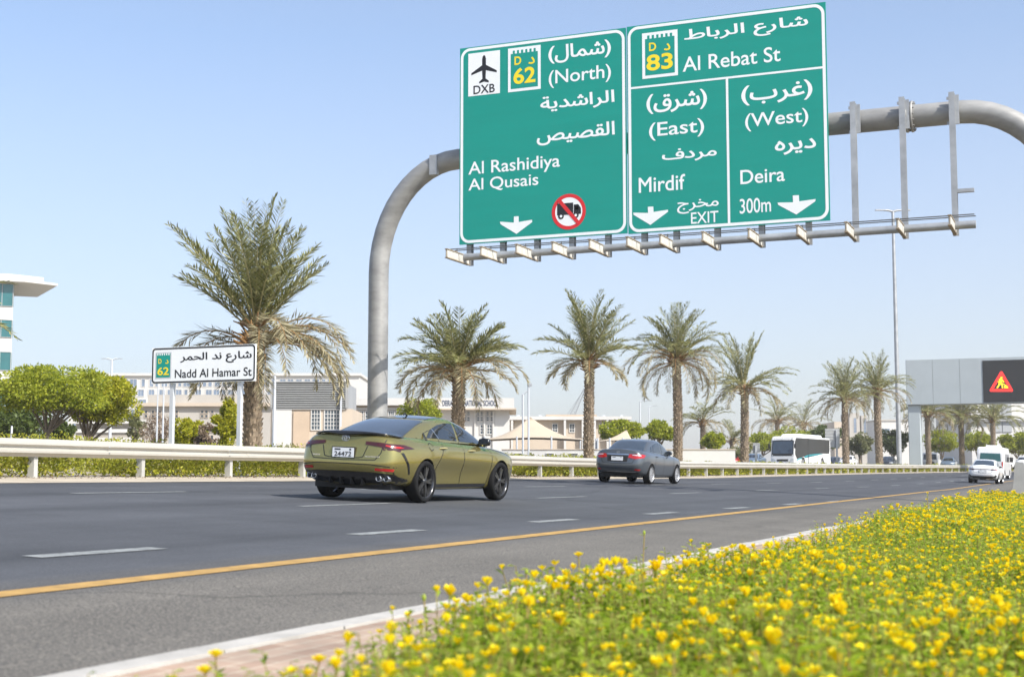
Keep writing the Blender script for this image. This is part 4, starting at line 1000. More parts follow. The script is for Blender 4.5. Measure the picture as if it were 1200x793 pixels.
def wheel(t, x, y, r, wd, sg, rim, spokes, dark=False):
    mb = MB(); h = wd/2
    mb.lathe([(r*.74,-h*.8),(r*.80,-h*.98),(r*.94,-h),(r*.985,-h*.8),(r,-h*.45),(r,h*.45),(r*.985,h*.8),(r*.94,h),(r*.80,h*.98),(r*.74,h*.8)], 'x', (0,0,0), 40)
    for k in (-.35,0,.35): mb.lathe([(r*1.0005,wd*k*.5-.004),(r*1.002,wd*k*.5),(r*1.0005,wd*k*.5+.004)], 'x', (0,0,0), 40)
    o = mb.build('wheel', M['tyre'], t); o.location = (x, y, r)
    rb = MB(); R1 = r*.775; f = sg*h*.72
    rb.lathe([(R1,sg*h*.95),(R1*.97,sg*h*.9),(R1*.93,f*.6),(R1*.92,-f*.6)], 'x', (0,0,0), 40)
    rb.lathe([(R1*.9,f*-.1),(.01,f*-.1)], 'x', (0,0,0), 32, 1)
    rb.lathe([(R1*.22,f*.2),(R1*.21,f*1.0),(R1*.17,f*1.12),(.004,f*1.12)], 'x', (0,0,0), 20)
    for i in range(spokes):
        a = 2*PI*i/spokes
        for q in ((-.13,.13) if dark else (0,)):
            a2 = a+q; c0, s0 = math.cos(a), math.sin(a); c1, s1 = math.cos(a2), math.sin(a2); w0, w1 = R1*.075, R1*(.06 if dark else .10)
            P = []
            for (cx, cy, rr, ww, xx) in ((c0,s0,R1*.15,w0,f*1.05),(c1,s1,R1*.94,w1,f*.98)):
                for sx in (-1,1): P += [(xx, cx*rr-cy*ww*sx, cy*rr+cx*ww*sx), (xx-f*.35, cx*rr-cy*ww*sx*1.3, cy*rr+cx*ww*sx*1.3)]
            rb.add(P, [(0,2,6,4),(0,4,5,1),(2,3,7,6)])
    ro = rb.build('rim', [M[rim], M['black_matt']], o); recalc(ro)
    return o

def sedan(name, label, cat, K, paint_m, group=None, detail=2):
    """three box saloon. Local axes: x right, y forward (rear bumper at 0), z up"""
    L = K['L']; W = K['W']/2; ya, yf_ = K['ya'], K['yf']; r = K['r']
    hz = lambda row, y: interp(row[0], row[1], y)
    Y = [0, .10, L*.22, L*.40, L*.62, L*.76, L*.90, L]
    rows_i = [0]
    def half(wm, yr, yf, zrow):
        c = K.get('rc', 1.0)
        P = [(0,yr),(.45*W*wm,yr+.012),(.76*W*wm,yr+.05*c),(.93*W*wm,yr+.19*c),(.985*W*wm,yr+.48),(1.0*W*wm,ya),(.985*W*wm,ya+.55),(.98*W*wm,ya+1.3),(.985*W*wm,yf_-.65),(1.0*W*wm,yf_),(.965*W*wm,L-.52),(.83*W*wm,L-.22+(yf-L)*.5),(.48*W*wm,yf-.05),(0,yf)]
        pin = K.get('pinch', (1,)*20)[rows_i[0]]; rows_i[0] += 1
        return [((x*(1-(1-pin)*(.55,1,1,.9)[i-5]) if 5 <= i <= 8 and i > 5 else x*(K.get('flare',1.0) if i in (5,9) else 1)), y, hz(zrow, y)) for i, (x, y) in enumerate(P)]
    rows = [half(a, b, L+c, (Y, z)) for a, b, c, z in K['rows']]
    J = rows[-1]; spine = {k: (0, J[k][1], J[k][2]+K.get('crown',.035)) for k in range(1,13)}
    mats = [paint_m, M['black_matt']]
    body = loops_mesh(rows, spine, 'body', mats); subsurf(body, 3 if detail > 1 else 2)
    gr_ = []
    for (wm, yr, yf, zr, zm, zf) in K['glass']:
        ww = W*wm; m_ = (yr+yf)/2
        P = [(0,yr),(.5*ww,yr+.01),(.83*ww,yr+.07),(.96*ww,yr+.30),(1.0*ww,yr+(yf-yr)*.40),(1.0*ww,yr+(yf-yr)*.62),(.965*ww,yf-.55),(.86*ww,yf-.18),(.48*ww,yf-.03),(0,yf)]
        gr_.append([(x, y, interp([yr, yr+.3, m_, yf-.5, yf], [zr, zr*.4+zm*.6, zm, zm*.75+zf*.25, zf], y)) for x, y in P])
    J = gr_[-1]; sp = {k: (0, J[k][1], J[k][2]+.012) for k in range(1,9)}
    cabin = loops_mesh(gr_, sp, 'cabin', mats, under=False); subsurf(cabin, 3 if detail > 1 else 2)
    arch = r*1.10
    cutters = [hide_cyl(sg*W*.55, sg*W*1.3, y, r*1.0, arch, mats) for y in (ya, yf_) for sg in (1,-1)]
    cut(body, cutters)
    for p in body.data.polygons: p.use_smooth = True
    try: 
        body.data.set_sharp_from_angle(angle=R(40))
    except Exception: pass
    sk = Skin([body, cabin])
    t = thing(name, label, cat, (0,0,0), 0, group)
    body.parent = t; cabin.parent = body; cabin.name = 'roof'
    for y in (ya, yf_):
        for sg in (1,-1): wheel(t, sg*(W-.115), y, r, .225, sg, K['rim'], K['spokes'], K.get('dark_rim', False))
    # glazing
    for nm, sg in (('side_window', 1), ('side_window', -1)):
        for poly in K['side_glass']: sk.side(poly, sg, off=.006).build(nm, M['car_glass'], t, True)
        if 'trim' in K:
            for poly in K['trim']: sk.side(poly, sg, off=.009).build('window_trim', M[K.get('trim_mat','chrome')], t, True)
    yr, zt0, zt1 = K['rear_glass']
    ws = K['rear_w']
    d = Vector((0, .62, -.78)); v_ = Vector((0, .78, .62)); org = Vector((0, yr, zt0))-d*1.5
    ht = zt1
    wp = [(-ws[0],0),(-ws[0]*.5,-.02),(0,-.03),(ws[0]*.5,-.02),(ws[0],0),(ws[1]*1.02,ht*.8),(ws[1],ht),(0,ht+.02),(-ws[1],ht),(-ws[1]*1.02,ht*.8)]
    sk.patch(wp, org, (1,0,0), v_, d, off=.005, res=.06).build('rear_window', M['rear_glass'], t, True)
    d = Vector((0,-.55,-.83)); v_ = Vector((0,-.83,.55)); yw, zw, hw = K['wind']; org = Vector((0, yw, zw))-d*1.5
    sk.patch([(-ws[0],0),(0,-.03),(ws[0],0),(ws[1],hw),(0,hw+.02),(-ws[1],hw)], org, (-1,0,0), v_, d, off=.005, res=.08).build('windscreen', M['car_glass'], t, True)
    for (kind, poly, nm, m_, off) in K['patches']:
        if kind == 'rear': sk.rear(poly, off=off).build(nm, M[m_] if isinstance(m_, str) else m_, t, True)
        elif kind == 'rear2':
            for sg in (1,-1): sk.rear([(sg*a, b) for a, b in poly], off=off).build(nm, M[m_], t, True)
        elif kind == 'front': sk.front(poly, off=off).build(nm, M[m_], t, True)
        elif kind == 'front2':
            for sg in (1,-1): sk.front([(sg*a, b) for a, b in poly], off=off).build(nm, M[m_], t, True)
        elif kind == 'side':
            for sg in (1,-1): sk.side(poly, sg, off=off).build(nm, M[m_], t, True)
        elif kind == 'corner':
            for sg in (1,-1): sk.corner(poly[1], sg, poly[0], off=off).build(nm, M[m_], t, True)
    if detail > 1:
        mb = MB()
        for sg in (1,-1):
            for ln in K['gaps']: sk.ribbon(ln, .015, lambda p, **k: sk.side(p, sg, **k), off=.0025, res=.06, mb=mb)
        for ln in K.get('rear_gaps', []): sk.ribbon(ln, .014, lambda p, **k: sk.rear(p, **k), off=.0025, mb=mb)
        mb.build('panel_gaps', M['black_matt'], body, True)
    for sg in (1,-1):
        for (hy, hzz) in K['handles']:
            h = sk.t.ray_cast(Vector((sg*2,hy,hzz)), Vector((-sg,0,0)))
            if h[0]:
                x = h[0].x; mb = MB(); mb.tube([(x-sg*.005,hy-.11,hzz),(x+sg*.028,hy-.08,hzz+.004),(x+sg*.032,hy,hzz+.006),(x+sg*.028,hy+.08,hzz+.004),(x-sg*.005,hy+.11,hzz)], [.010,.014,.015,.014,.010], 8); mb.build('door_handle', M[K.get('handle_mat','chrome')], t)
        my, mz = K['mirror']; h = sk.t.ray_cast(Vector((sg*2,my,mz)), Vector((-sg,0,0))); x = (h[0].x if h[0] else sg*W*.9)
        mb = MB(); mb.tube([(x-sg*.05,my,mz-.01),(x+sg*.08,my-.01,mz+.03)], [.03,.025], 8)
        vs = []
        for i, (yy, s_) in enumerate(((-.055,.9),(-.03,1.0),(.03,.95),(.085,.55),(.10,.2))):
            for a, b in ((-.10,-.055),(.0,-.07),(.10,-.05),(.115,.02),(.08,.075),(-.02,.085),(-.10,.06),(-.115,0)): vs.append((x+sg*(.16+a*s_), my+yy, mz+.06+b*s_))
        fs = [tuple(range(8))]+[(i*8+j, i*8+(j+1)%8, i*8+8+(j+1)%8, i*8+8+j) for i in range(4) for j in range(8)]+[tuple(range(32,40))]
        mb.add(vs, fs, 0, True); mm = recalc(mb.build('wing_mirror', K['mirror_mat'] if not isinstance(K['mirror_mat'], str) else M[K['mirror_mat']], t))
        mb = MB(); mb.add([(x+sg*(.16+a*.8), my-.058, mz+.06+b*.8) for a, b in ((-.10,-.055),(.10,-.05),(.115,.02),(.08,.075),(-.10,.06))], [(0,1,2,3,4)]); mb.build('mirror_glass', M['car_glass'], mm)
    return t, sk

# ---- the olive sedan
A = dict(L=4.90, W=1.95, ya=1.06, yf=3.86, r=.345, rim='rim_black', spokes=5, dark_rim=True, mirror_mat='black_gloss', handle_mat='rachis', crown=.03, flare=1.012,
  pinch=(.985,.96,.915,.905,1.0,.99,1,1,1,1,1),
  rows=[(.72,.30,-.35,[.24]*8),(.90,.17,-.10,[.36,.34,.19,.18,.18,.19,.22,.24]),(.965,.03,-.01,[.47,.46,.36,.33,.33,.36,.40,.42]),(.995,.0,0,[.60,.60,.56,.50,.49,.53,.54,.54]),
        (1.0,.02,-.02,[.70,.71,.72,.68,.66,.66,.64,.60]),(.985,.05,-.03,[.86,.875,.90,.865,.845,.82,.765,.68]),(.955,.055,-.06,[.90,.915,.945,.91,.885,.855,.795,.71]),(.89,.085,-.13,[.985,.995,1.025,.99,.955,.915,.84,.755]),(.80,.10,-.22,[1.055,1.055,1.055,1.015,.98,.94,.865,.78]),(.55,.13,-.34,[1.072,1.075,1.08,1.045,1.005,.97,.895,.81])],
  glass=[(.835,.42,4.0,1.02,1.0,.93),(.815,.62,3.86,1.075,1.055,.985),(.725,1.08,3.42,1.235,1.26,1.19),(.645,1.55,3.02,1.36,1.385,1.335),(.545,1.86,2.80,1.41,1.425,1.395),(.35,2.0,2.65,1.432,1.444,1.42)],
  side_glass=[[(1.34,1.06),(1.60,1.06),(1.72,1.06),(1.60,1.215),(1.5,1.17)],
              [(1.745,1.056),(2.37,1.030),(2.40,1.335),(2.12,1.325),(1.86,1.288),(1.63,1.225)],
              [(2.46,1.026),(3.36,.997),(3.22,1.115),(3.02,1.215),(2.80,1.285),(2.58,1.325),(2.47,1.335)]],
  trim=[line_poly([(1.735,1.058),(1.615,1.215)],.022)],
  rear_glass=(.60,1.09,.92), rear_w=(.69,.565), wind=(3.74,1.0,.70), mirror=(3.22,.965),
  handles=[(1.66,.895),(2.72,.87)],
  gaps=[[(1.40,.34),(1.46,.60),(1.62,.80),(1.70,.97),(1.73,1.04)],[(2.45,.27),(2.44,.65),(2.43,1.02)],[(3.40,.27),(3.47,.55),(3.48,.85),(3.38,.985)],[(1.14,.90),(1.16,.96),(1.24,.98),(1.30,.94),(1.28,.87),(1.20,.85),(1.14,.90)],[(3.50,.93),(4.0,.86),(4.5,.76)],[(1.02,1.21),(1.30,1.31),(1.60,1.385)]],
  rear_gaps=[[(-.70,1.0),(-.66,.78),(-.58,.675),(0,.66),(.58,.675),(.66,.78),(.70,1.0)],[(-.88,.56),(-.5,.60),(0,.605),(.5,.60),(.88,.56)],[(-.42,.89),(-.36,.715),(-.28,.70),(.28,.70),(.36,.715),(.42,.89)]],
  patches=[('rear',[(-.84,.25),(.84,.25),(.90,.38),(.84,.45),(.50,.475),(0,.48),(-.50,.475),(-.84,.45),(-.90,.38)],'lower_bumper','black_gloss',.006),
           ('side',[(.05,.30),(.42,.30),(.58,.36),(.40,.40),(.18,.44),(.05,.44)],'bumper_corner','black_gloss',.006),
           ('rear2',[(.38,.915),(.62,.885),(.80,.85),(.90,.81),(.90,.89),(.80,.935),(.60,.955),(.38,.965)],'tail_light','lamp_dark',.010),
           ('side',[(.10,.83),(.30,.845),(.66,.872),(.42,.925),(.10,.945)],'tail_light','lamp_dark',.009),
           ('rear2',[(.72,.918),(.84,.90),(.88,.87),(.78,.885),(.72,.90)],'light_bar','lamp_red',.016),
           ('side',[(.16,.878),(.26,.868),(.38,.876),(.30,.895),(.16,.90)],'light_bar','lamp_red',.014),
           ('rear2',[(.58,.505),(.84,.495),(.86,.535),(.59,.545)],'reflector','lamp_red',.012),
           ('side',[(.30,.80),(.36,.80),(.50,.62),(.56,.46),(.52,.46),(.45,.61)],'side_vent','black_gloss',.006),
           ('side',[(1.45,.24),(3.38,.24),(3.38,.30),(1.45,.30)],'sill','black_gloss',.008),
           ('front2',[(.38,.66),(.80,.66),(.82,.72),(.40,.72)],'headlight','lamp_clear',.008),
           ('front',[(-.55,.30),(.55,.30),(.62,.55),(-.62,.55)],'grille','black_gloss',.006)])
car, sk = sedan('sedan', 'olive gold fastback sedan with black spoiler and black wheels, nearest car on the road', 'car', A, M['paint_olive'])
# boot lid spoiler
mb = MB(); n = 24; vs = []
for i in range(n+1):
    q = -1+2*i/n; x = .79*q; c = .17*q*q+.22*abs(q)**6; e = 1-.65*abs(q)**5
    for dy, dz in ((-.055,1.098),(.03,1.112),(.10,1.092),(.10,1.062),(.0,1.066)):
        h = sk.t.ray_cast(Vector((x, .10+c+max(dy,.0), 2)), Vector((0,0,-1))); zb_ = h[0].z if h[0] else 1.05
        vs.append((x, .085+c+dy, zb_+(dz-1.062)*e+.001))
fs = [(i*5+j, i*5+(j+1)%5, i*5+5+(j+1)%5, i*5+5+j) for i in range(n) for j in range(5)]+[tuple(range(5)), tuple(range(n*5, n*5+5))]
mb.add(vs, fs, 0, True); recalc(mb.build('spoiler', M['black_gloss'], car))
def rear_y(sk, x, z):
    h = sk.t.ray_cast(Vector((x,-1,z)), Vector((0,1,0))); return h[0].y if h[0] else 0
def plate(car, sk, z, txt, wd=.40, ht=.15, small='DUBAI'):
    y = rear_y(sk, 0, z)-.012; mb = MB(); mb.box(-wd/2-.015, wd/2+.015, y-.008, y+.02, z-ht/2-.015, z+ht/2+.015); p = mb.build('number_plate_frame', M['black_matt'], car)
    mb = MB(); mb.box(-wd/2, wd/2, y-.014, y-.008, z-ht/2, z+ht/2); q = mb.build('number_plate', M['plate'], p)
    f = lambda x, zz, l: (x, y-.015-l, zz)
    if txt: lettering(txt, f, -wd*.40, wd*.40, z-ht*.40, ht*.50, M['sign_black'], q, .01)
    mb = MB(); flat(mb, [(-wd*.40,z+ht*.26),(-wd*.12,z+ht*.26),(-wd*.12,z+ht*.40),(-wd*.40,z+ht*.40)], f, .002); flat(mb, [(wd*.30,z+ht*.24),(wd*.38,z+ht*.24),(wd*.38,z+ht*.42),(wd*.30,z+ht*.42)], f, .002); mb.build('plate_marks', M['sign_black'], q)
plate(car, sk, .775, '24472')
def oval(mb, cx, cz, a, b, w_, y):
    n = 28; pts = [(cx+a*math.cos(2*PI*i/n), y, cz+b*math.sin(2*PI*i/n)) for i in range(n+1)]; mb.tube(pts, w_, 6, cap=False)
def emblem(car, sk, z, s):
    y = rear_y(sk, 0, z)-.012; mb = MB(); oval(mb, 0, z, .075*s, .05*s, .007*s, y); oval(mb, 0, z+.012*s, .05*s, .018*s, .006*s, y-.002); oval(mb, 0, z-.002, .019*s, .045*s, .006*s, y-.004); mb.build('emblem', M['chrome'], car)
emblem(car, sk, 1.005, .95)
for x0, x1 in ((-.60,-.45),(.40,.64)):
    mb = MB(); k = x0
    while k < x1: y = rear_y(sk, k, .72)-.004; mb.box(k, k+.018, y-.004, y+.01, .712, .735); k += .026
    mb.build('badge', M['chrome'], car)
for sg in (1,-1):
    for k in (0,1):
        x = sg*(.61+.115*k); z = .385; y = rear_y(sk, x, z); mb = MB(); mb.lathe([(.050,y+.10),(.050,y-.035),(.044,y-.040),(.039,y-.035),(.039,y+.08)], 'y', (x,0,z), 20, 0); mb.lathe([(.039,y+.05),(.001,y+.05)], 'y', (x,0,z), 16, 1); mb.build('exhaust_tip', [M['chrome'], M['black_matt']], car)
mb = MB()
for x in (-.30,-.10,.10,.30): y = rear_y(sk, x, .36); mb.box(x-.008, x+.008, y-.03, y+.08, .27, .46)
mb.build('diffuser_fins', M['black_matt'], car)
mb = MB(); mb.tube([(0,2.02,1.44),(0,1.93,1.468),(0,1.90,1.46),(0,1.88,1.435)], [.012,.016,.012,.008], 8); mb.build('roof_antenna', M['black_gloss'], car)
mb = MB(); mb.box(-.72,.72,.35,4.4,.20,.30); mb.box(-.6,.6,.28,.9,.26,.36); mb.build('underbody', M['black_matt'], car)
def place(t, x, y, ang, sc=1.0, zoff=0):
    """local rear axle centre point goes to (x, y); the car follows the slope of the road"""
    a = R(ang); sl_ = math.atan((gz(x+.8, y)-gz(x-.8, y))/1.6); t.location = (x, y, gz(x, y)+.012+zoff); t.rotation_euler = (0, -sl_, -a); t.scale = (sc, sc, sc)
    if t.get('label') is None: print('no label', t.name)
def origin_shift(t, dy):
    for ch in t.children: ch.location.y -= dy
sk.patch([(-.52,0),(.52,0),(.50,1.0),(.30,1.12),(-.30,1.12),(-.50,1.0)], (0,1.72,3), (1,0,0), (0,1,0), (0,0,-1), off=.004, res=.08).build('glass_roof', M['car_glass'], car, True)
origin_shift(car, A['ya'])
place(car, -10.96, 20.62, 3.0, .985)

# ---- grey sedan
B = dict(L=4.62, W=1.775, ya=.97, yf=3.67, r=.32, rim='rim_silver', spokes=10, mirror_mat=M['paint_grey'], handle_mat='paint_grey', crown=.03,
  rows=[(.72,.30,-.35,[.24]*8),(.90,.17,-.10,[.36,.34,.19,.18,.18,.19,.22,.24]),(.965,.03,-.01,[.45,.44,.36,.33,.33,.36,.40,.42]),(.99,.0,0,[.60,.60,.58,.55,.54,.56,.56,.55]),
        (.995,.03,-.02,[.78,.78,.78,.74,.73,.73,.70,.64]),(.97,.06,-.06,[.93,.93,.93,.90,.88,.85,.80,.73]),(.90,.09,-.13,[1.03,1.03,1.01,.98,.95,.91,.85,.77]),(.80,.11,-.22,[1.085,1.085,1.06,1.01,.97,.94,.88,.80]),(.55,.14,-.34,[1.10,1.10,1.08,1.03,.99,.965,.91,.83])],
  glass=[(.86,.50,3.85,1.02,.98,.93),(.84,.66,3.70,1.08,1.05,.985),(.77,1.00,3.28,1.25,1.27,1.21),(.70,1.32,2.92,1.40,1.41,1.36),(.60,1.60,2.72,1.445,1.455,1.425),(.38,1.8,2.55,1.462,1.47,1.45)],
  side_glass=[[(1.18,1.06),(1.40,1.055),(1.42,1.22),(1.32,1.21)],[(1.45,1.052),(2.20,1.02),(2.22,1.36),(1.86,1.35),(1.50,1.26)],[(2.28,1.016),(3.16,.985),(3.0,1.12),(2.80,1.24),(2.60,1.315),(2.40,1.35),(2.29,1.355)]],
  rear_glass=(.66,1.10,.74), rear_w=(.64,.53), wind=(3.58,1.0,.70), mirror=(3.02,.97),
  handles=[(1.50,.90),(2.52,.87)],
  gaps=[[(1.25,.34),(1.30,.60),(1.40,.80),(1.44,1.04)],[(2.25,.27),(2.25,.65),(2.24,1.02)],[(3.22,.27),(3.28,.55),(3.28,.85),(3.18,.975)],[(1.25,.30),(2.25,.28),(3.2,.27)]],
  rear_gaps=[[(-.60,1.02),(-.58,.80),(-.50,.66),(0,.64),(.50,.66),(.58,.80),(.60,1.02)]],
  patches=[('rear',[(-.62,.25),(.62,.25),(.70,.36),(-.70,.36)],'lower_bumper','black_matt',.006),
           ('rear',[(-.60,.37),(.60,.37),(.60,.385),(-.60,.385)],'bumper_trim','chrome',.008),
           ('rear2',[(.36,.84),(.60,.80),(.82,.84),(.84,.94),(.62,.955),(.40,.95)],'tail_light','lamp_red',.010),
           ('side',[(.10,.84),(.30,.86),(.46,.92),(.32,.955),(.10,.945)],'tail_light','lamp_red',.009),
           ('rear2',[(.50,.915),(.82,.90),(.82,.925),(.50,.94)],'light_strip','lamp_clear',.015),
           ('rear',[(-.38,.925),(.38,.925),(.38,.955),(-.38,.955)],'boot_trim','chrome',.012),
           ('rear',[(-.34,.70),(.34,.70),(.36,.90),(-.36,.90)],'plate_recess','black_matt',.004),
           ('rear2',[(.56,.43),(.72,.42),(.76,.47),(.60,.48)],'reflector','lamp_red',.010),
           ('front2',[(.38,.66),(.80,.66),(.82,.72),(.40,.72)],'headlight','lamp_clear',.008),
           ('front',[(-.55,.30),(.55,.30),(.62,.55),(-.62,.55)],'grille','black_gloss',.006)])
car2, sk2 = sedan('sedan', 'dark grey sedan with silver wheels and red tail lights beyond the olive one', 'car', B, M['paint_grey'])
plate(car2, sk2, .80, '', .40, .13); emblem(car2, sk2, 1.0, .8)
mb = MB(); mb.box(-.68,.68,.35,4.1,.20,.30); mb.build('underbody', M['black_matt'], car2)
origin_shift(car2, B['ya']); place(car2, -14.35, 44.6, 2.0, 1.0)

# ---- white sedan far right
Cc = dict(B); Cc['mirror_mat'] = M['paint_white']; Cc['handle_mat'] = 'paint_white'
Cc['patches'] = [('rear',[(-.70,.25),(.70,.25),(.78,.44),(-.78,.44)],'lower_bumper','black_matt',.006),
  ('rear',[(-.55,.84),(.55,.84),(.55,.875),(-.55,.875)],'light_strip','lamp_dark',.010),
  ('rear2',[(.48,.80),(.80,.82),(.84,.90),(.50,.885)],'tail_light','lamp_dark',.012),('side',[(.10,.82),(.24,.83),(.40,.88),(.26,.90),(.10,.90)],'tail_light','lamp_red',.009),
  ('rear2',[(.66,.42),(.80,.42),(.81,.53),(.74,.55)],'bumper_vent','black_matt',.008),
  ('front2',[(.38,.66),(.80,.66),(.82,.72),(.40,.72)],'headlight','lamp_clear',.008),('front',[(-.55,.30),(.55,.30),(.62,.55),(-.62,.55)],'grille','black_gloss',.006)]
car3, sk3 = sedan('sedan', 'white sedan seen from behind at the right, following the white van', 'car', Cc, M['paint_white'], detail=2)
plate(car3, sk3, .72, '', .40, .12); mb = MB(); mb.box(-.68,.68,.35,4.1,.20,.30); mb.build('underbody', M['black_matt'], car3); origin_shift(car3, B['ya'])
p = at(1153, 566, 86); place(car3, p.x, p.y, 1.5)

# ---- white van
def boxy(name, label, cat, L, W, H, z0, ya, yf, r, paint_m, front_slope=.9, nose=.9, group=None, rim='rim_silver'):
    """van / bus hull: side outline swept across the width with rounded roof edges"""
    t = thing(name, label, cat, (0,0,0), 0, group); w_ = W/2
    out = [(0,z0+.15),(.02,z0),(L-.1,z0),(L,z0+.2)] + nose_pts(L, H, nose, front_slope)+[(.25,H),(.06,H-.12),(.0,H-.5)]
    return t, out, w_
def nose_pts(L, H, nose, sl_): return [(L,z) for z in (H*.38,)]+[(L-nose*.12,H*.46),(L-nose,H*.50) if nose > .5 else (L-.02,H*.6),(L-nose-sl_,H-.12),(L-nose-sl_-.25,H)]
def hull(out, w_, mats, name, par, inset=.10):
    mb = MB(); n = len(out); secs = [(-w_,-inset*.0,.10),(-w_+.03,0,.03),(0,0,0)]
    def sec(x, ins):
        cy = sum(p[0] for p in out)/n; H_ = max(p[1] for p in out); V = []
        for y, z in out:
            V.append((x, y+(-ins if y > cy else ins)*.5, z-(ins if z > H_*.8 else 0)))
        return V
    xs = [(-w_,.14),(-w_*.97,.05),(-w_*.85,.012),(0,0),(w_*.85,.012),(w_*.97,.05),(w_,.14)]
    vs = []
    for x, i in xs: vs += sec(x, i)
    fs = [tuple(range(n)), tuple(range(6*n, 7*n))]+[(a*n+j, a*n+(j+1)%n, a*n+n+(j+1)%n, a*n+n+j) for a in range(6) for j in range(n)]
    mb.add(vs, fs, 0, False); o = mb.build(name, mats, par); recalc(o); return o
def vehicle_wheels(t, w_, ya, yf, r, rim):
    for y in (ya, yf):
        for sg in (1,-1): wheel(t, sg*(w_-.13), y, r, .24, sg, rim, 8)
t, out, w_ = boxy('van', 'white high roof van ahead of the white sedan at the right', 'van', 5.4, 1.95, 2.45, .32, 1.0, 4.3, .35, M['paint_white'])
b_ = hull(out, w_, [M['paint_white'], M['black_matt']], 'body', t); cut(b_, [hide_cyl(sg*w_*.6, sg*w_*1.3, y, .35, .40, [M['paint_white'], M['black_matt']]) for y in (1.0,4.3) for sg in (1,-1)])
vehicle_wheels(t, w_, 1.0, 4.3, .35, 'rim_silver'); skv = Skin([b_])
skv.rear([(-.78,1.38),(.78,1.38),(.72,1.98),(-.72,1.98)], off=.006).build('rear_window', M['window_teal'], t, True)
skv.rear([(-.80,.34),(.80,.34),(.80,.55),(-.80,.55)], off=.02).build('rear_bumper', M['black_matt'], t, True)
for sg in (1,-1):
    skv.rear([(sg*.84,.9),(sg*.95,.9),(sg*.94,1.35),(sg*.84,1.35)], off=.012).build('tail_light', M['lamp_red'], t, True)
    for a, b in ((1.0,2.3),(2.4,3.5)): skv.side([(a,1.35),(b,1.35),(b,1.95),(a,1.95)], sg, off=.005).build('side_window', M['car_glass'], t, True)
    mb = MB(); mb.bbox(sg*w_-.02, sg*w_+.24, 4.2, 4.32, 1.35, 1.75, .03) if sg > 0 else mb.bbox(-w_-.24, -w_+.02, 4.2, 4.32, 1.35, 1.75, .03); mb.build('wing_mirror', M['black_matt'], t)
skv.rear([(-.2,.75),(.2,.75),(.2,.87),(-.2,.87)], off=.01).build('number_plate', M['plate'], t, True)
mb = MB(); mb.bbox(-.5,.5,1.2,3.0,2.44,2.60,.05); mb.build('roof_unit', M['paint_white'], t)
mb = MB(); mb.box(-.85,.85,.2,4.9,.25,.33); mb.build('underbody', M['black_matt'], t); 
p = at(1160, 560, 113); place(t, p.x, p.y, 3, 1.05, 0); t.location.z = .62

# ---- coach on the opposite carriageway
t, out, w_ = boxy('coach', 'white and black coach with a teal stripe coming along the opposite carriageway', 'bus', 12.0, 2.55, 3.25, .32, 2.9, 9.2, .5, None, .25, .05)
out = [(0,.5),(.02,.32),(11.9,.32),(12.0,.5),(12.0,1.25),(11.95,1.6),(11.70,2.95),(11.45,3.18),(11.2,3.25),(.25,3.25),(.06,3.1),(0,2.7)]
b_ = hull(out, w_, [M['paint_white'], M['black_matt']], 'body', t); cut(b_, [hide_cyl(sg*w_*.6, sg*w_*1.3, y, .5, .58, [M['paint_white'], M['black_matt']]) for y in (2.9,9.2) for sg in (1,-1)])
vehicle_wheels(t, w_, 2.9, 9.2, .5, 'rim_silver'); skb = Skin([b_])
for sg in (1,-1):
    skb.side([(.5,1.55),(4,1.52),(7.5,1.35),(10.2,.98),(11.2,.85),(11.75,1.35),(11.62,2.85),(11.4,3.06),(.3,3.06),(.3,1.9)], sg, off=.008, res=.3).build('side_window', M['bus_black'], t, True)
    skb.side([(2.5,1.50),(7.0,1.30),(10.2,.86),(11.3,.68),(11.3,.80),(10.2,.98),(7.5,1.35),(4,1.52)], sg, off=.010, res=.3).build('teal_stripe', M['bus_teal'], t, True)
    skb.front([(sg*.70,.66),(sg*1.16,.62),(sg*1.18,.92),(sg*.95,.90)], off=.01).build('headlight', M['lamp_clear'], t, True)
    mb = MB(); a = sg*(w_+.12); mb.tube([(sg*w_*.95,11.7,2.7),(a,12.0,2.65),(a,12.05,2.4)], .03, 6); mb.bbox(a-.09,a+.09,12.0,12.12,1.95,2.45,.03); mb.build('wing_mirror', M['black_matt'], t)
skb.front([(-1.20,1.18),(1.20,1.18),(1.16,3.02),(-1.16,3.02)], off=.008, res=.2).build('front_panel', M['bus_black'], t, True)
skb.front([(-1.10,1.42),(1.10,1.42),(1.08,2.72),(-1.08,2.72)], off=.014, res=.2).build('windscreen', M['rear_glass'], t, True)
skb.front([(-.60,.62),(.60,.62),(.62,.84),(-.62,.84)], off=.01, res=.2).build('grille', M['black_matt'], t, True)
mb = MB(); mb.bbox(-1.0,1.0,2.0,9.6,3.24,3.52,.12); mb.build('roof_unit', M['paint_white'], t)
p = at(917, 540, 146); t.location = (p.x, p.y, gz(p.x, p.y)+.05); t.rotation_euler = (0,0,R(180+2))
# local origin is the rear end: shift so that the nose stands at the measured point
t.rotation_euler = (0,0,R(172)); t.location = (p.x+12*math.sin(R(8)), p.y+12*math.cos(R(8)), 1.75)

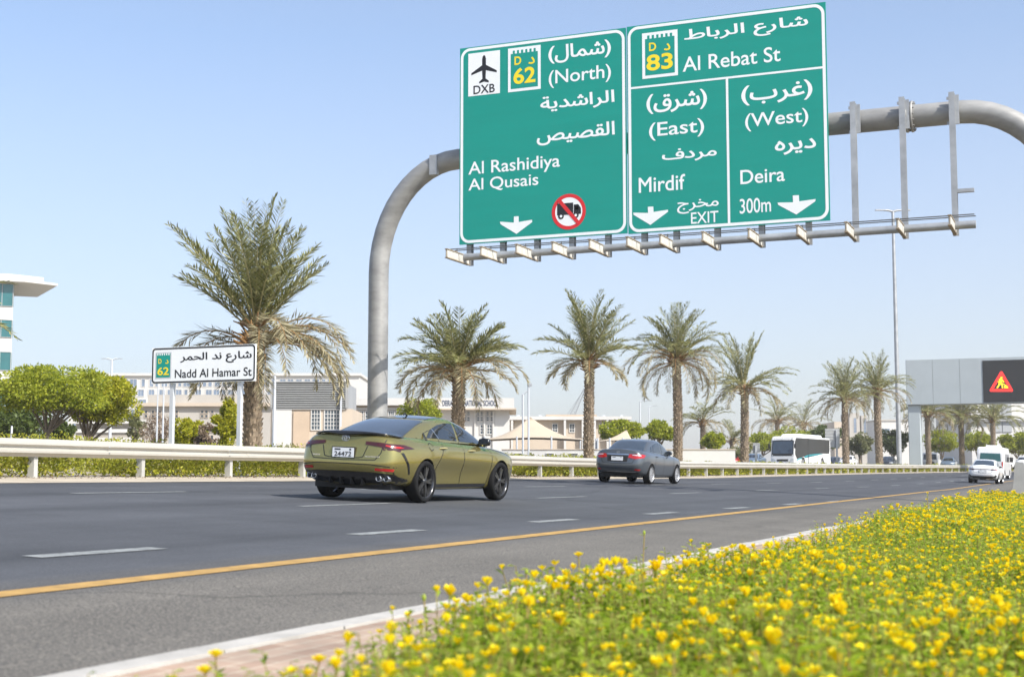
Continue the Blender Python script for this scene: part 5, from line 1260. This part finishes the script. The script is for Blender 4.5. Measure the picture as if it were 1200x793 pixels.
# ---- small cars on the opposite carriageway
def far_car(label, px, depth, paint_key, ang, zz=1.72):
    K = dict(B); K['mirror_mat'] = M[paint_key]; K['handle_mat'] = paint_key
    if paint_key not in far_proto:
        tt, _ = sedan('sedan', label, 'car', K, M[paint_key], 'cars on the opposite carriageway', detail=1)
        mb = MB(); mb.box(-.68,.68,.35,4.1,.20,.30); mb.build('underbody', M['black_matt'], tt); origin_shift(tt, 2.3); far_proto[paint_key] = tt
    else: tt = copy_tree(far_proto[paint_key]); tt['label'] = label
    p = at(px, 540, depth); tt.location = (p.x, p.y, zz); tt.rotation_euler = (0,0,R(ang)); return tt
far_proto = {}
far_car('red sedan mostly hidden behind the fifth palm', 860, 150, 'paint_red', 182)
far_car('blue grey sedan between the fifth palm and the coach', 884, 146, 'paint_blue', 180)
far_car('dark sedan just behind the coach under the grey road sign back', 978, 172, 'paint_dark', 178)
far_car('white sedan standing between the coach and the palm beside it', 994, 160, 'paint_white', 181)
far_car('dark blue sedan between the palm and the street light mast', 1041, 168, 'paint_dark', 180)
far_car('grey sedan under the display housing between two palms', 1112, 175, 'paint_blue', 180)
far_car('white sedan at the right edge beyond the white van', 1200, 165, 'paint_white', 181)
far_car('white sedan far right half hidden behind the van roof', 1180, 180, 'paint_white', 184)
# white lorry
t, out, w_ = boxy('lorry', 'white small lorry with open bed between the display post and a palm', 'truck', 5.5, 2.0, 2.2, .45, 1.1, 4.4, .38, None)
out = [(3.6,.5),(5.4,.5),(5.5,.7),(5.5,1.25),(5.25,2.05),(5.0,2.2),(3.75,2.2),(3.6,2.0)]
b_ = hull(out, w_, [M['paint_white']], 'cab', t); skl = Skin([b_]); skl.front([(-.85,1.3),(.85,1.3),(.80,2.0),(-.80,2.0)], off=.01, res=.2).build('windscreen', M['rear_glass'], t, True)
for sg in (1,-1): skl.side([(4.0,1.3),(5.2,1.3),(5.05,1.95),(4.0,1.95)], sg, off=.008, res=.2).build('side_window', M['car_glass'], t, True); skl.front([(sg*.6,.75),(sg*.9,.75),(sg*.9,.95),(sg*.6,.95)], off=.012, res=.2).build('headlight', M['lamp_clear'], t, True)
skl.front([(-.55,.72),(.55,.72),(.55,.98),(-.55,.98)], off=.012, res=.2).build('grille', M['black_matt'], t, True)
mb = MB(); mb.box(-1,1,0,3.5,.75,.85); mb.box(-1,-.95,0,3.5,.852,1.25); mb.box(.95,1,0,3.5,.852,1.25); mb.box(-.948,.948,0,.05,.852,1.25); mb.box(-.948,.948,3.42,3.48,.852,1.9); mb.box(-.5,.5,0,3.58,.5,.749); mb.build('load_bed', M['paint_white'], t)
vehicle_wheels(t, w_, 1.1, 4.4, .38, 'rim_silver'); p = at(1094, 540, 188); t.location = (p.x, p.y+3, 1.72); t.rotation_euler = (0,0,R(178))
# end of vehicles
# begin buildings
# ------------------------------------------------------------------ buildings and street furniture
def frame(name, label, cat, px, depth, group=None, zb=1.6):
    """Empty at ground level facing the road; local x to the right, y away, z up; returns px -> local helpers"""
    p = at(px, 557, depth); t = thing(name, label, cat, (p.x, p.y, zb), YAW, group); s = 1650/depth
    X = lambda q: (q-px)/s
    Z = lambda q: CAMZ+(557-q)/s-zb
    return t, X, Z
def wall_box(t, name, mat, x0, x1, z0, z1, y0=0, y1=10):
    mb = MB(); mb.box(x0, x1, y0, y1, z0, z1); return mb.build(name, mat, t)
def win(t, mat, x0, x1, z0, z1, nx=1, nz=1, y=0, fr=.06, frm='white_wall', name='window'):
    """recessed looking window: frame standing proud, glass with glazing bars"""
    mb = MB(); mb.box(x0, x1, y-.02, y+.05, z0, z1); o = mb.build(name, M[mat], t)
    mb = MB()
    mb.box(x0-fr, x0, y-.07, y+.04, z0-fr, z1+fr); mb.box(x1, x1+fr, y-.07, y+.04, z0-fr, z1+fr); mb.box(x0, x1, y-.07, y+.04, z0-fr, z0); mb.box(x0, x1, y-.07, y+.04, z1, z1+fr)
    for i in range(1, nx): q = x0+(x1-x0)*i/nx; mb.box(q-.025, q+.025, y-.05, y-.022, z0, z1)
    for i in range(1, nz): q = z0+(z1-z0)*i/nz; mb.box(x0, x1, y-.048, y-.0225, q-.025, q+.025)
    mb.build('window_frame', M[frm], o); return o

# office block at the left edge with a wide flat canopy roof
t, X, Z = frame('office_building', 'white and teal glass office block with a wide thin flat roof at the left edge', 'building', 0, 112); t.rotation_euler.z = YAW+R(21)
wall_box(t, 'wall', M['white_wall'], X(-120), X(8), 0, Z(329), 0, 14)
for a, b in ((331,357),(374,394),(412,433),(455,475)):
    q = win(t, 'window_teal', X(-100), X(7.2), Z(b), Z(a), 9, 1, -.02, .03, 'grey_panel')
    mb = MB(); mb.box(X(8)+.0, X(8)+.04, .3, 13, Z(b), Z(a)); mb.build('side_glass', M['window_teal'], t)
mb = MB(); r_ = [(X(-140),-.9),(X(20),-.9),(X(58),.6),(X(40),9),(X(-140),9)]
mb.prism(r_, lambda u, v, h: (u, v, h), Z(329), Z(329)+.18); mb.prism([(a-1.1*(i in (1,2,3)), b+.3*(i < 2)) for i, (a, b) in enumerate(r_)], lambda u, v, h: (u, v, h), Z(329)+.182, Z(329)+.62); mb.build('roof', M['white_wall'], t)

# white hotel
t, X, Z = frame('hotel', 'long white flat roofed hotel block with grey windows behind the left trees', 'building', 200, 260)
wall_box(t, 'wall', M['white_wall'], X(78), X(420), 0, Z(440), 0, 20)
r = random.Random(5)
for row, (a, b) in enumerate(((444,452.5),(456.5,464),(468,476),(480,488),(492,499))):
    q = 84
    while q < 400:
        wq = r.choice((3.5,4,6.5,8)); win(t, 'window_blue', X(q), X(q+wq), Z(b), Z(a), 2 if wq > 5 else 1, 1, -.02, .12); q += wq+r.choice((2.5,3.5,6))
wall_box(t, 'parapet', M['white_wall'], X(76), X(422), Z(440), Z(437), -.5, 20.5)
for q, wq, hq in ((96,5,3),(112,8,2.2),(141,4,3.4),(215,7,2.6),(262,5,3.2),(318,8,2.4)): wall_box(t, 'roof_unit', M['grey_panel'], X(q), X(q+wq), Z(437)+.003, Z(437-hq), 6, 9)
# low white terraces in front of the hotel
t, X, Z = frame('terrace_building', 'low white stepped terraces under the left trees', 'building', 125, 130)
for i, (a, b) in enumerate(((492,496),(503,507),(513,530))): wall_box(t, 'terrace_wall', M['white_wall'], X(82), X(168), max(0,Z(b)), Z(a), i*-.8, i*-.8+.7)
wall_box(t, 'wall', M['pale_wall'], X(84), X(166), 0, Z(494), .8, 6)

# beige school wing
t, X, Z = frame('school_wing', 'beige rendered school wing with a cornice behind the street sign posts', 'building', 240, 150)
wall_box(t, 'wall', M['pale_wall'], X(158), X(356), 0, Z(474), 0, 12)
wall_box(t, 'cornice', M['cream_wall'], X(156), X(358), Z(476), Z(472), -.5, 12.5)
wall_box(t, 'parapet', M['pale_wall'], X(170), X(350), Z(472)+.002, Z(462), .4, 12)
for row, (a, b) in enumerate(((481,484),(486,489),(500,506),(510,516))):
    for q in (168,176,184,204,234,239,246,272,280,288,296): win(t, 'window', X(q), X(q+3), Z(b), Z(a), 1, 1, -.02, .05, 'cream_wall')

# louvred block
t, X, Z = frame('louvred_building', 'small block with grey horizontal louvres over cream walls left of the arch pipe', 'building', 360, 116)
wall_box(t, 'wall', M['cream_wall'], X(316), X(412), 0, Z(479), 0, 8)
wall_box(t, 'upper_wall', M['grey_panel'], X(317), X(404), Z(479)+.002, Z(448), .3, 8)
mb = MB(); k = 479.0
while k > 449: mb.add([(X(316.5),-.16,Z(k)),(X(404),-.16,Z(k)),(X(404),.06,Z(k-2.1)),(X(316.5),.06,Z(k-2.1)),(X(316.5),-.16,Z(k)-.05),(X(404),-.16,Z(k)-.05)], [(0,1,2,3),(4,5,1,0)]); k -= 2.65
mb.box(X(404), X(407), -.2, .3, Z(478), Z(447)); mb.box(X(316), X(318), -.2, .3, Z(478), Z(447)); mb.box(X(316), X(407), -.22, .3, Z(447.9), Z(446.6)); mb.build('louvres', M['louvre'], t)
wall_box(t, 'white_pier', M['white_wall'], X(318), X(341), 0, Z(480), -.12, -.002)
wall_box(t, 'beige_pier', M['beige_wall'], X(343), X(362), 0, Z(482), -.14, -.002)
win(t, 'window', X(364.5), X(374), Z(503), Z(480.5), 3, 5, -.02, .08); win(t, 'window', X(380), X(397), Z(503), Z(480.5), 5, 5, -.02, .08)
wall_box(t, 'down_pipe', M['alu'], X(398.5), X(400.3), Z(500), Z(450), -.5, -.3)

# long cornice building either side of the arch pipe
t, X, Z = frame('school_annex', 'long low cream school building with a white roof band left of the second palm', 'building', 470, 136)
wall_box(t, 'wall', M['cream_wall'], X(402), X(520), 0, Z(475), 0, 8)
wall_box(t, 'cornice', M['white_wall'], X(400), X(522), Z(475)+.002, Z(466.5), -.6, 8.5)
wall_box(t, 'string_course', M['white_wall'], X(402), X(520), Z(480), Z(478), -.15, -.002)
for q in range(410, 512, 9): win(t, 'window', X(q), X(q+6), Z(494), Z(482), 3, 3, -.02, .08)
for q, wq, hq in ((418,4,2.6),(433,3,3.2),(508,4,2.4)): wall_box(t, 'roof_unit', M['alu'], X(q), X(q+wq), Z(466.5)+.003, Z(466.5-hq), 2, 4)
# main school block with the lettering
t, X, Z = frame('school_building', 'white school block carrying raised dark lettering on its roof fascia', 'building', 552, 126)
wall_box(t, 'wall', M['white_wall'], X(505), X(597), 0, Z(478), 0, 10)
wall_box(t, 'fascia', M['white_wall'], X(514), X(602.5), Z(478.5), Z(466.8), -.9, 10)
wall_box(t, 'roof_edge', M['cream_wall'], X(512), X(605), Z(480.5), Z(478.6), -1.1, 10.2)
lettering('DEIRA INTERNATIONAL SCHOOL', lambda x, z, l: (x, -.9-l-.01, z), X(518.5), X(584), Z(476.3), Z(469.4)-Z(476.3), M['lettering_blue'], t, .03)
for q in (543,547.5,559,563,570,575): win(t, 'window', X(q), X(q+2.6), Z(486.5), Z(482.5), 1, 2, -.02, .05); win(t, 'window', X(q), X(q+2.6), Z(493), Z(488.5), 1, 2, -.02, .05)
for q in (563,571): win(t, 'window', X(q), X(q+5), Z(508), Z(498), 2, 3, -.02, .08)
for q in (556.5,567.5,578): wall_box(t, 'pilaster', M['white_wall'], X(q-.8), X(q+.8), 0, Z(480.6), -.18, -.002)
# low columned building
t, X, Z = frame('pavilion_building', 'low cream building with white columns and parapet between the second and third palms', 'building', 665, 145)
wall_box(t, 'wall', M['cream_wall'], X(594), X(738), 0, Z(492), 0, 8)
wall_box(t, 'parapet', M['white_wall'], X(592), X(740), Z(492)+.002, Z(488), -.7, 8.4)
wall_box(t, 'raised_parapet', M['beige_wall'], X(640), X(700), Z(488)+.002, Z(485.5), .4, 6)
for q in (600,662,683,697,712,726): wall_box(t, 'column', M['white_wall'], X(q-1.3), X(q+1.3), 0, Z(492), -.65, -.2)
for q in (648,668,703,717): win(t, 'window', X(q), X(q+5), Z(506), Z(497), 2, 3, -.02, .08)
for q in (606,632,690,708,729): 
    wall_box(t, 'roof_unit', M['alu'], X(q), X(q+3.5), Z(488)+.003, Z(485.2), 2, 3)

def tent(label, px, depth, pk_px, pk_y, pts, ybase, name='tent'):
    t, X, Z = frame(name, label, 'canopy tent', px, depth)
    hw = (pts[1]-pts[0])/2/(1650/depth); cx = X((pts[0]+pts[1])/2); ze = Z(pts[2]); zp = Z(pk_y); kx = X(pk_px); mb = MB(); n = 4; rings = []
    K = 9; V = []; m = 32; dp = hw*.75
    for i in range(K):
        q = i/(K-1); z = zp+(ze-zp)*(1-(1-q)**1.7); 
        for j in range(m):
            a = 2*PI*j/m; c, s_ = math.cos(a), math.sin(a); sq = 1/max(abs(c),abs(s_)); sq = sq*.85+.15; sag = .16*(1-abs(math.cos(2*a)))*q*0
            scal = .16*abs(math.cos(2*a))*q**2*(zp-ze)*.55
            V.append((kx*(1-q)+cx*q+c*sq*hw*(.012+q*.988), dp+s_*sq*dp*(.012+q*.988), z+scal))
    F = [(i*m+j, i*m+(j+1)%m, i*m+m+(j+1)%m, i*m+m+j) for i in range(K-1) for j in range(m)]+[tuple(range(m))]
    mb.add(V, F, 0, True); mb.build('canopy', M['tent'], t)
    for ax in (-1,-.35,.35,1):
        mb = MB(); mb.tube([(cx+ax*hw*.97,.06,0),(cx+ax*hw*.97,.06,ze+.25)], .07, 8); mb.build('tent_pole', M['alu'], t)
    for ax in (-1,1): mb = MB(); mb.tube([(cx+ax*hw*.97,dp*1.94,0),(cx+ax*hw*.97,dp*1.94,ze+.25)], .07, 8); mb.build('tent_pole', M['alu'], t)
    return t
tent('large beige peaked fabric canopy between the second and third palms', 625, 108, 622, 487, (566,686,515), 525)
tent('small beige peaked fabric canopy behind the grey sedan roof', 722, 104, 736, 503, (700,745,517), 525)
t, X, Z = frame('boundary_wall', 'long low white boundary wall behind the palms in the middle', 'wall', 640, 92)
for a, b in ((588,862),): wall_box(t, 'wall', M['white_wall'], X(a), X(b), 0, Z(527), 0, .25)
wall_box(t, 'coping', M['cream_wall'], X(587.5), X(862.5), Z(527), Z(526), -.05, .3)
for q in (602,640,668): win(t, 'window', X(q), X(q+9), Z(532.5), Z(531.2), 1, 1, -.01, .02, name='wall_slot')
# far towers
t, X, Z = frame('tower_block', 'hazy beige twin tower block with blue glass strips behind the palms right of the coach', 'building', 1002, 420)
wall_box(t, 'wall', M['cream_wall'], X(979), X(1024), 0, Z(494), 0, 15); wall_box(t, 'tower', M['pale_wall'], X(996), X(1008), 0, Z(484), -1, 10); wall_box(t, 'tower', M['pale_wall'], X(1010), X(1017), 0, Z(487), -1, 10)
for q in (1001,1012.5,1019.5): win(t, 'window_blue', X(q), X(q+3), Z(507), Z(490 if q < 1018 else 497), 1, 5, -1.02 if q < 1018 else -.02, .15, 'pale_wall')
t, X, Z = frame('apartment_block', 'low hazy white apartment block behind the street light mast', 'building', 1045, 380)
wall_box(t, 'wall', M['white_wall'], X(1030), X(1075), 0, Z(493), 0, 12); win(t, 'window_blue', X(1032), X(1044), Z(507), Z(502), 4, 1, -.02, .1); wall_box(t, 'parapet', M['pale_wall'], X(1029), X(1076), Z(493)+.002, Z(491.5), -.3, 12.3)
t, X, Z = frame('clad_building', 'white and grey clad building behind the display screen at the right edge', 'building', 1180, 240)
wall_box(t, 'wall', M['white_wall'], X(1140), X(1290), 0, Z(455), 0, 20)
for a, b in ((1163,1175.5),(1176.5,1187.5)):
    for c_, d_ in ((490,470),(506,494)): wall_box(t, 'grey_panel', M['grey_panel'], X(a), X(b), Z(c_), Z(d_), -.2, -.002)
wall_box(t, 'ledge', M['grey_panel'], X(1138), X(1290), Z(493), Z(491.3), -.8, -.21)
# construction crane, far and thin
t, X, Z = frame('crane', 'faint far lattice crane jib leaning between the tents and the third palm', 'crane', 672, 420)
def lattice(mb, a, b, w0, n):
    a, b = Vector(a), Vector(b); d = (b-a).normalized(); u = Vector((0,1,0)); v = d.cross(u)
    cs = [(u*sx+v*sz)*w0 for sx, sz in ((1,1),(-1,1),(-1,-1),(1,-1))]
    for c in cs: mb.tube([a+c, b+c*.3], .10, 4)
    for i in range(n):
        p = a+(b-a)*(i/n); q = a+(b-a)*((i+1)/n)
        for k in range(4): mb.tube([p+cs[k]*(1-.7*i/n), q+cs[(k+1)%4]*(1-.7*(i+1)/n)], .06, 3)
mb = MB(); lattice(mb, (X(667),0,Z(495)), (X(686),0,Z(455)), .8, 14); mb.build('jib', M['galv'], t)
mb = MB(); mb.box(X(664), X(670), -2, 2, 0, Z(494)); mb.build('cab', M['galv'], t)
mb = MB(); mb.tube([(X(662),0,Z(490)),(X(686),0,Z(455))], .06, 4); mb.build('stay_cable', M['galv'], t)

# ---- lamps, masts, cameras, sign backs
def lamp_post(label, px, depth, ytop, arms, r0, zb, name='street_lamp', mat='alu', head=.9, group=None):
    p = at(px, 540, depth); s = 1650/depth; H = CAMZ+(557-ytop)/s-zb; t = thing(name, label, 'street light', (p.x, p.y, zb), YAW, group)
    mb = MB(); mb.tube([(0,0,-.1),(0,0,H*.5),(0,0,H)], [r0,r0*.78,r0*.55], 12); mb.build('pole', M[mat], t)
    for sg in arms:
        mb = MB(); mb.tube([(0,0,H-.05),(sg*head*.5,0,H+.08*head),(sg*head,0,H+.10*head)], [r0*.45,r0*.4,r0*.35], 8); a = mb.build('arm', M[mat], t)
        mb = MB(); q = sg*head; mb.bbox(min(q,q+sg*head*.9), max(q,q+sg*head*.9), -.16*head, .16*head, H+.05*head, H+.17*head, .03); mb.build('lamp_head', M['galv'], a)
    return t
lamp_post('very tall twin arm street light mast rising right of the green signs', 1054, 142, 243.5, (-1,1), .27, 1.3, mat='galv', head=.95)
lamp_post('white street lamp with a swan neck left of the white street name sign', 128, 78, 420.5, (-1,1), .10, 1.6, head=.32)
lamp_post('thin white mast, left one of the two beside the left sign post', 183, 70, 442, (), .05, 1.6, 'mast')
lamp_post('thin white mast, right one of the two beside the left sign post', 190, 70, 442, (), .055, 1.6, 'mast')
lamp_post('white lamp column in front of the louvred building right of the big palm', 320.5, 62, 440, (), .10, 1.4, 'lamp_column')
lamp_post('thin white lamp column behind the grey sedan roof', 750.5, 110, 470, (1,), .085, 1.6, 'lamp_column', head=.5)
lamp_post('slim pale lamp column left of the fourth palm', 761, 150, 476, (1,), .08, 1.6, 'lamp_column', head=.5)
lamp_post('short grey marker post above the guardrail at the left edge', 12.5, 40, 499, (), .05, 1.0, 'marker_post')
p = at(616, 540, 90); t = thing('camera_mast', 'pair of joined grey camera poles in front of the large canopy tent', 'camera pole', (p.x, p.y, 1.6), YAW); s = 1650/90
for q, yt in ((-3.2,462),(3.5,452)):
    mb = MB(); H = CAMZ+(557-yt)/s-1.6; mb.tube([(q/s,0,0),(q/s,0,H)], .065, 10); mb.build('pole', M['alu'], t)
H = CAMZ+(557-460)/s-1.6; mb = MB(); mb.tube([(-3.2/s,0,H-.1),(3.5/s,0,H+.15)], .04, 8); mb.build('cross_arm', M['alu'], t)
H = CAMZ+(557-451.5)/s-1.6; mb = MB(); mb.bbox(3.0/s-.05, 3.5/s+.22, -.1, .1, H-.05, H+.12, .03); mb.build('camera', M['galv'], t)
def sign_back(label, px, depth, x0, x1, y0, y1, pp):
    t, X, Z = frame('sign_board', label, 'road sign', px, depth, zb=1.7)
    mb = MB(); mb.box(X(x0), X(x1), 0, .06, Z(y1), Z(y0)); mb.build('board', M['louvre'], t)
    mb = MB()
    for i in range(6): z = Z(y1)+(Z(y0)-Z(y1))*(i+.5)/6; mb.box(X(x0), X(x1), -.05, -.002, z-.04, z+.04)
    mb.build('stiffener', M['galv'], t)
    for q in pp: mb = MB(); mb.box(X(q)-.1, X(q)+.1, -.25, -.052, 0, Z(y0)-.2); mb.build('post', M['galv'], t)
sign_back('large grey back of a road sign on a post behind the coach', 970, 165, 968, 985, 502, 524, (981,))
sign_back('small grey back of a road sign left of the coach', 887, 135, 883, 891, 519, 530, (886,))

# ---- variable message gantry
GY = 162.0
q = at(1070, 470, 158); GYw = q.y
def vx(px, py): p = on_plane_y(px, py, GYw); return p.x, p.z
x0, z1 = vx(1061, 421.5); _, z0 = vx(1061, 474.5); x1 = vx(1345, 430)[0]; xs, _ = vx(1152, 450); zs0 = vx(1152, 471.5)[1]; zs1 = vx(1152, 422.5)[1]; xe = vx(1330, 450)[0]
t = thing('message_gantry', 'pale grey gantry box spanning the road with a black screen showing a red triangle', 'display gantry', (x0, GYw, gz(x0, GYw)))
o_ = Vector(t.location); fn = lambda x, z, l: (x-o_.x, -l, z-o_.z)
mb = MB(); mb.bbox(0, x1-x0, 0, 1.6, z0-o_.z, z1-o_.z, .05); mb.build('housing', M['vms_grey'], t)
mb = MB(); mb.box(xs-o_.x, xe-o_.x, -.06, -.002, zs0-o_.z, zs1-o_.z); scr = mb.build('screen', M['screen'], t)
mb = MB(); k = 2.9
while k < x1-x0-.5:
    if not (xs-o_.x-.1 < k < xe-o_.x+.1): mb.box(k-.012, k+.012, -.006, -.001, z0-o_.z+.06, z1-o_.z-.06)
    k += 2.9
mb.box(.02, x1-x0-.02, -.035, -.001, z0-o_.z+.01, z0-o_.z+.05); mb.build('panel_seam', M['steel_dark'], t)
def vp(dx, dy): return vx(1173.5+dx, 446.5+dy*.98)
out_ = [(-13,12.5),(-13.6,10.5),(-1.5,-10.8),(0,-12),(1.5,-10.8),(13.6,10.5),(13,12.5)]
inn_ = [(-9.2,9.4),(-9.2,9.2),(-.3,-6.2),(0,-6.4),(.3,-6.2),(9.2,9.2),(9.2,9.4)]
mb = MB(); ring_strip(mb, [vp(*a) for a in out_], [vp(*a) for a in inn_], fn, .07); mb.build('warning_triangle', M['led_red'], scr)
mb = MB()
for poly in ([(-1.0,-5),(1.2,-5),(1.2,-3),(-1.0,-3)], [(-2.6,-2.7),(.4,-2.8),(1.8,-1.5),(3.6,1.2),(2.8,1.8),(.6,-.2),(.2,2.0),(2.0,4.4),(2.0,8.2),(.6,8.2),(.4,5.2),(-1.4,3.6),(-2.4,5.6),(-4.2,8.2),(-5.8,8.2),(-3.6,4.6),(-2.8,1.6)],
             [(3.0,8.2),(3.6,5.6),(5.4,4.4),(7.2,6.2),(8.4,8.2)], [(-4.6,.6),(-4.0,0),(5.2,4.4),(4.8,5.0)]): flat(mb, [vp(*a) for a in poly], fn, .072)
mb.build('digging_figure', M['led_yellow'], scr)
xp0 = vx(1063.5, 480)[0]; xp1 = vx(1078, 480)[0]
for a, b in ((xp0, xp1), (x1-3, x1-1.6)):
    zg = gz(a, GYw); mb = MB(); mb.bbox(a-o_.x, b-o_.x, .3, 1.4, zg-.2-o_.z, z0-.002-o_.z, .08); mb.build('post', M['vms_grey'], t)
    mb = MB(); mb.box(a-.25-o_.x, b+.25-o_.x, .1, 1.6, zg-.1-o_.z, zg+.25-o_.z); mb.build('footing', M['concrete'], t)

# ---- concrete barrier at the right edge
t = thing('concrete_barrier', 'weathered concrete barrier with a flared foot at the right edge behind the flowers', 'barrier', (-2.2, 46.5, gz(-2.2, 46.5)))
prof = [(-.42,-.05),(-.42,.10),(-.40,.14),(-.24,.36),(-.20,.46),(-.13,1.18),(-.11,1.22),(.11,1.22),(.13,1.18),(.20,.46),(.24,.36),(.40,.14),(.42,.10),(.42,-.05)]
mb = MB(); mb.prism(prof, lambda u, v, q: (u, q, v), 0, 24); mb.build('barrier_wall', M['concrete'], t)
# end of buildings

# ------------------------------------------------------------------ air
haze_box(-3600, 3600, -200, 3600, -1.6, 45, .0004)
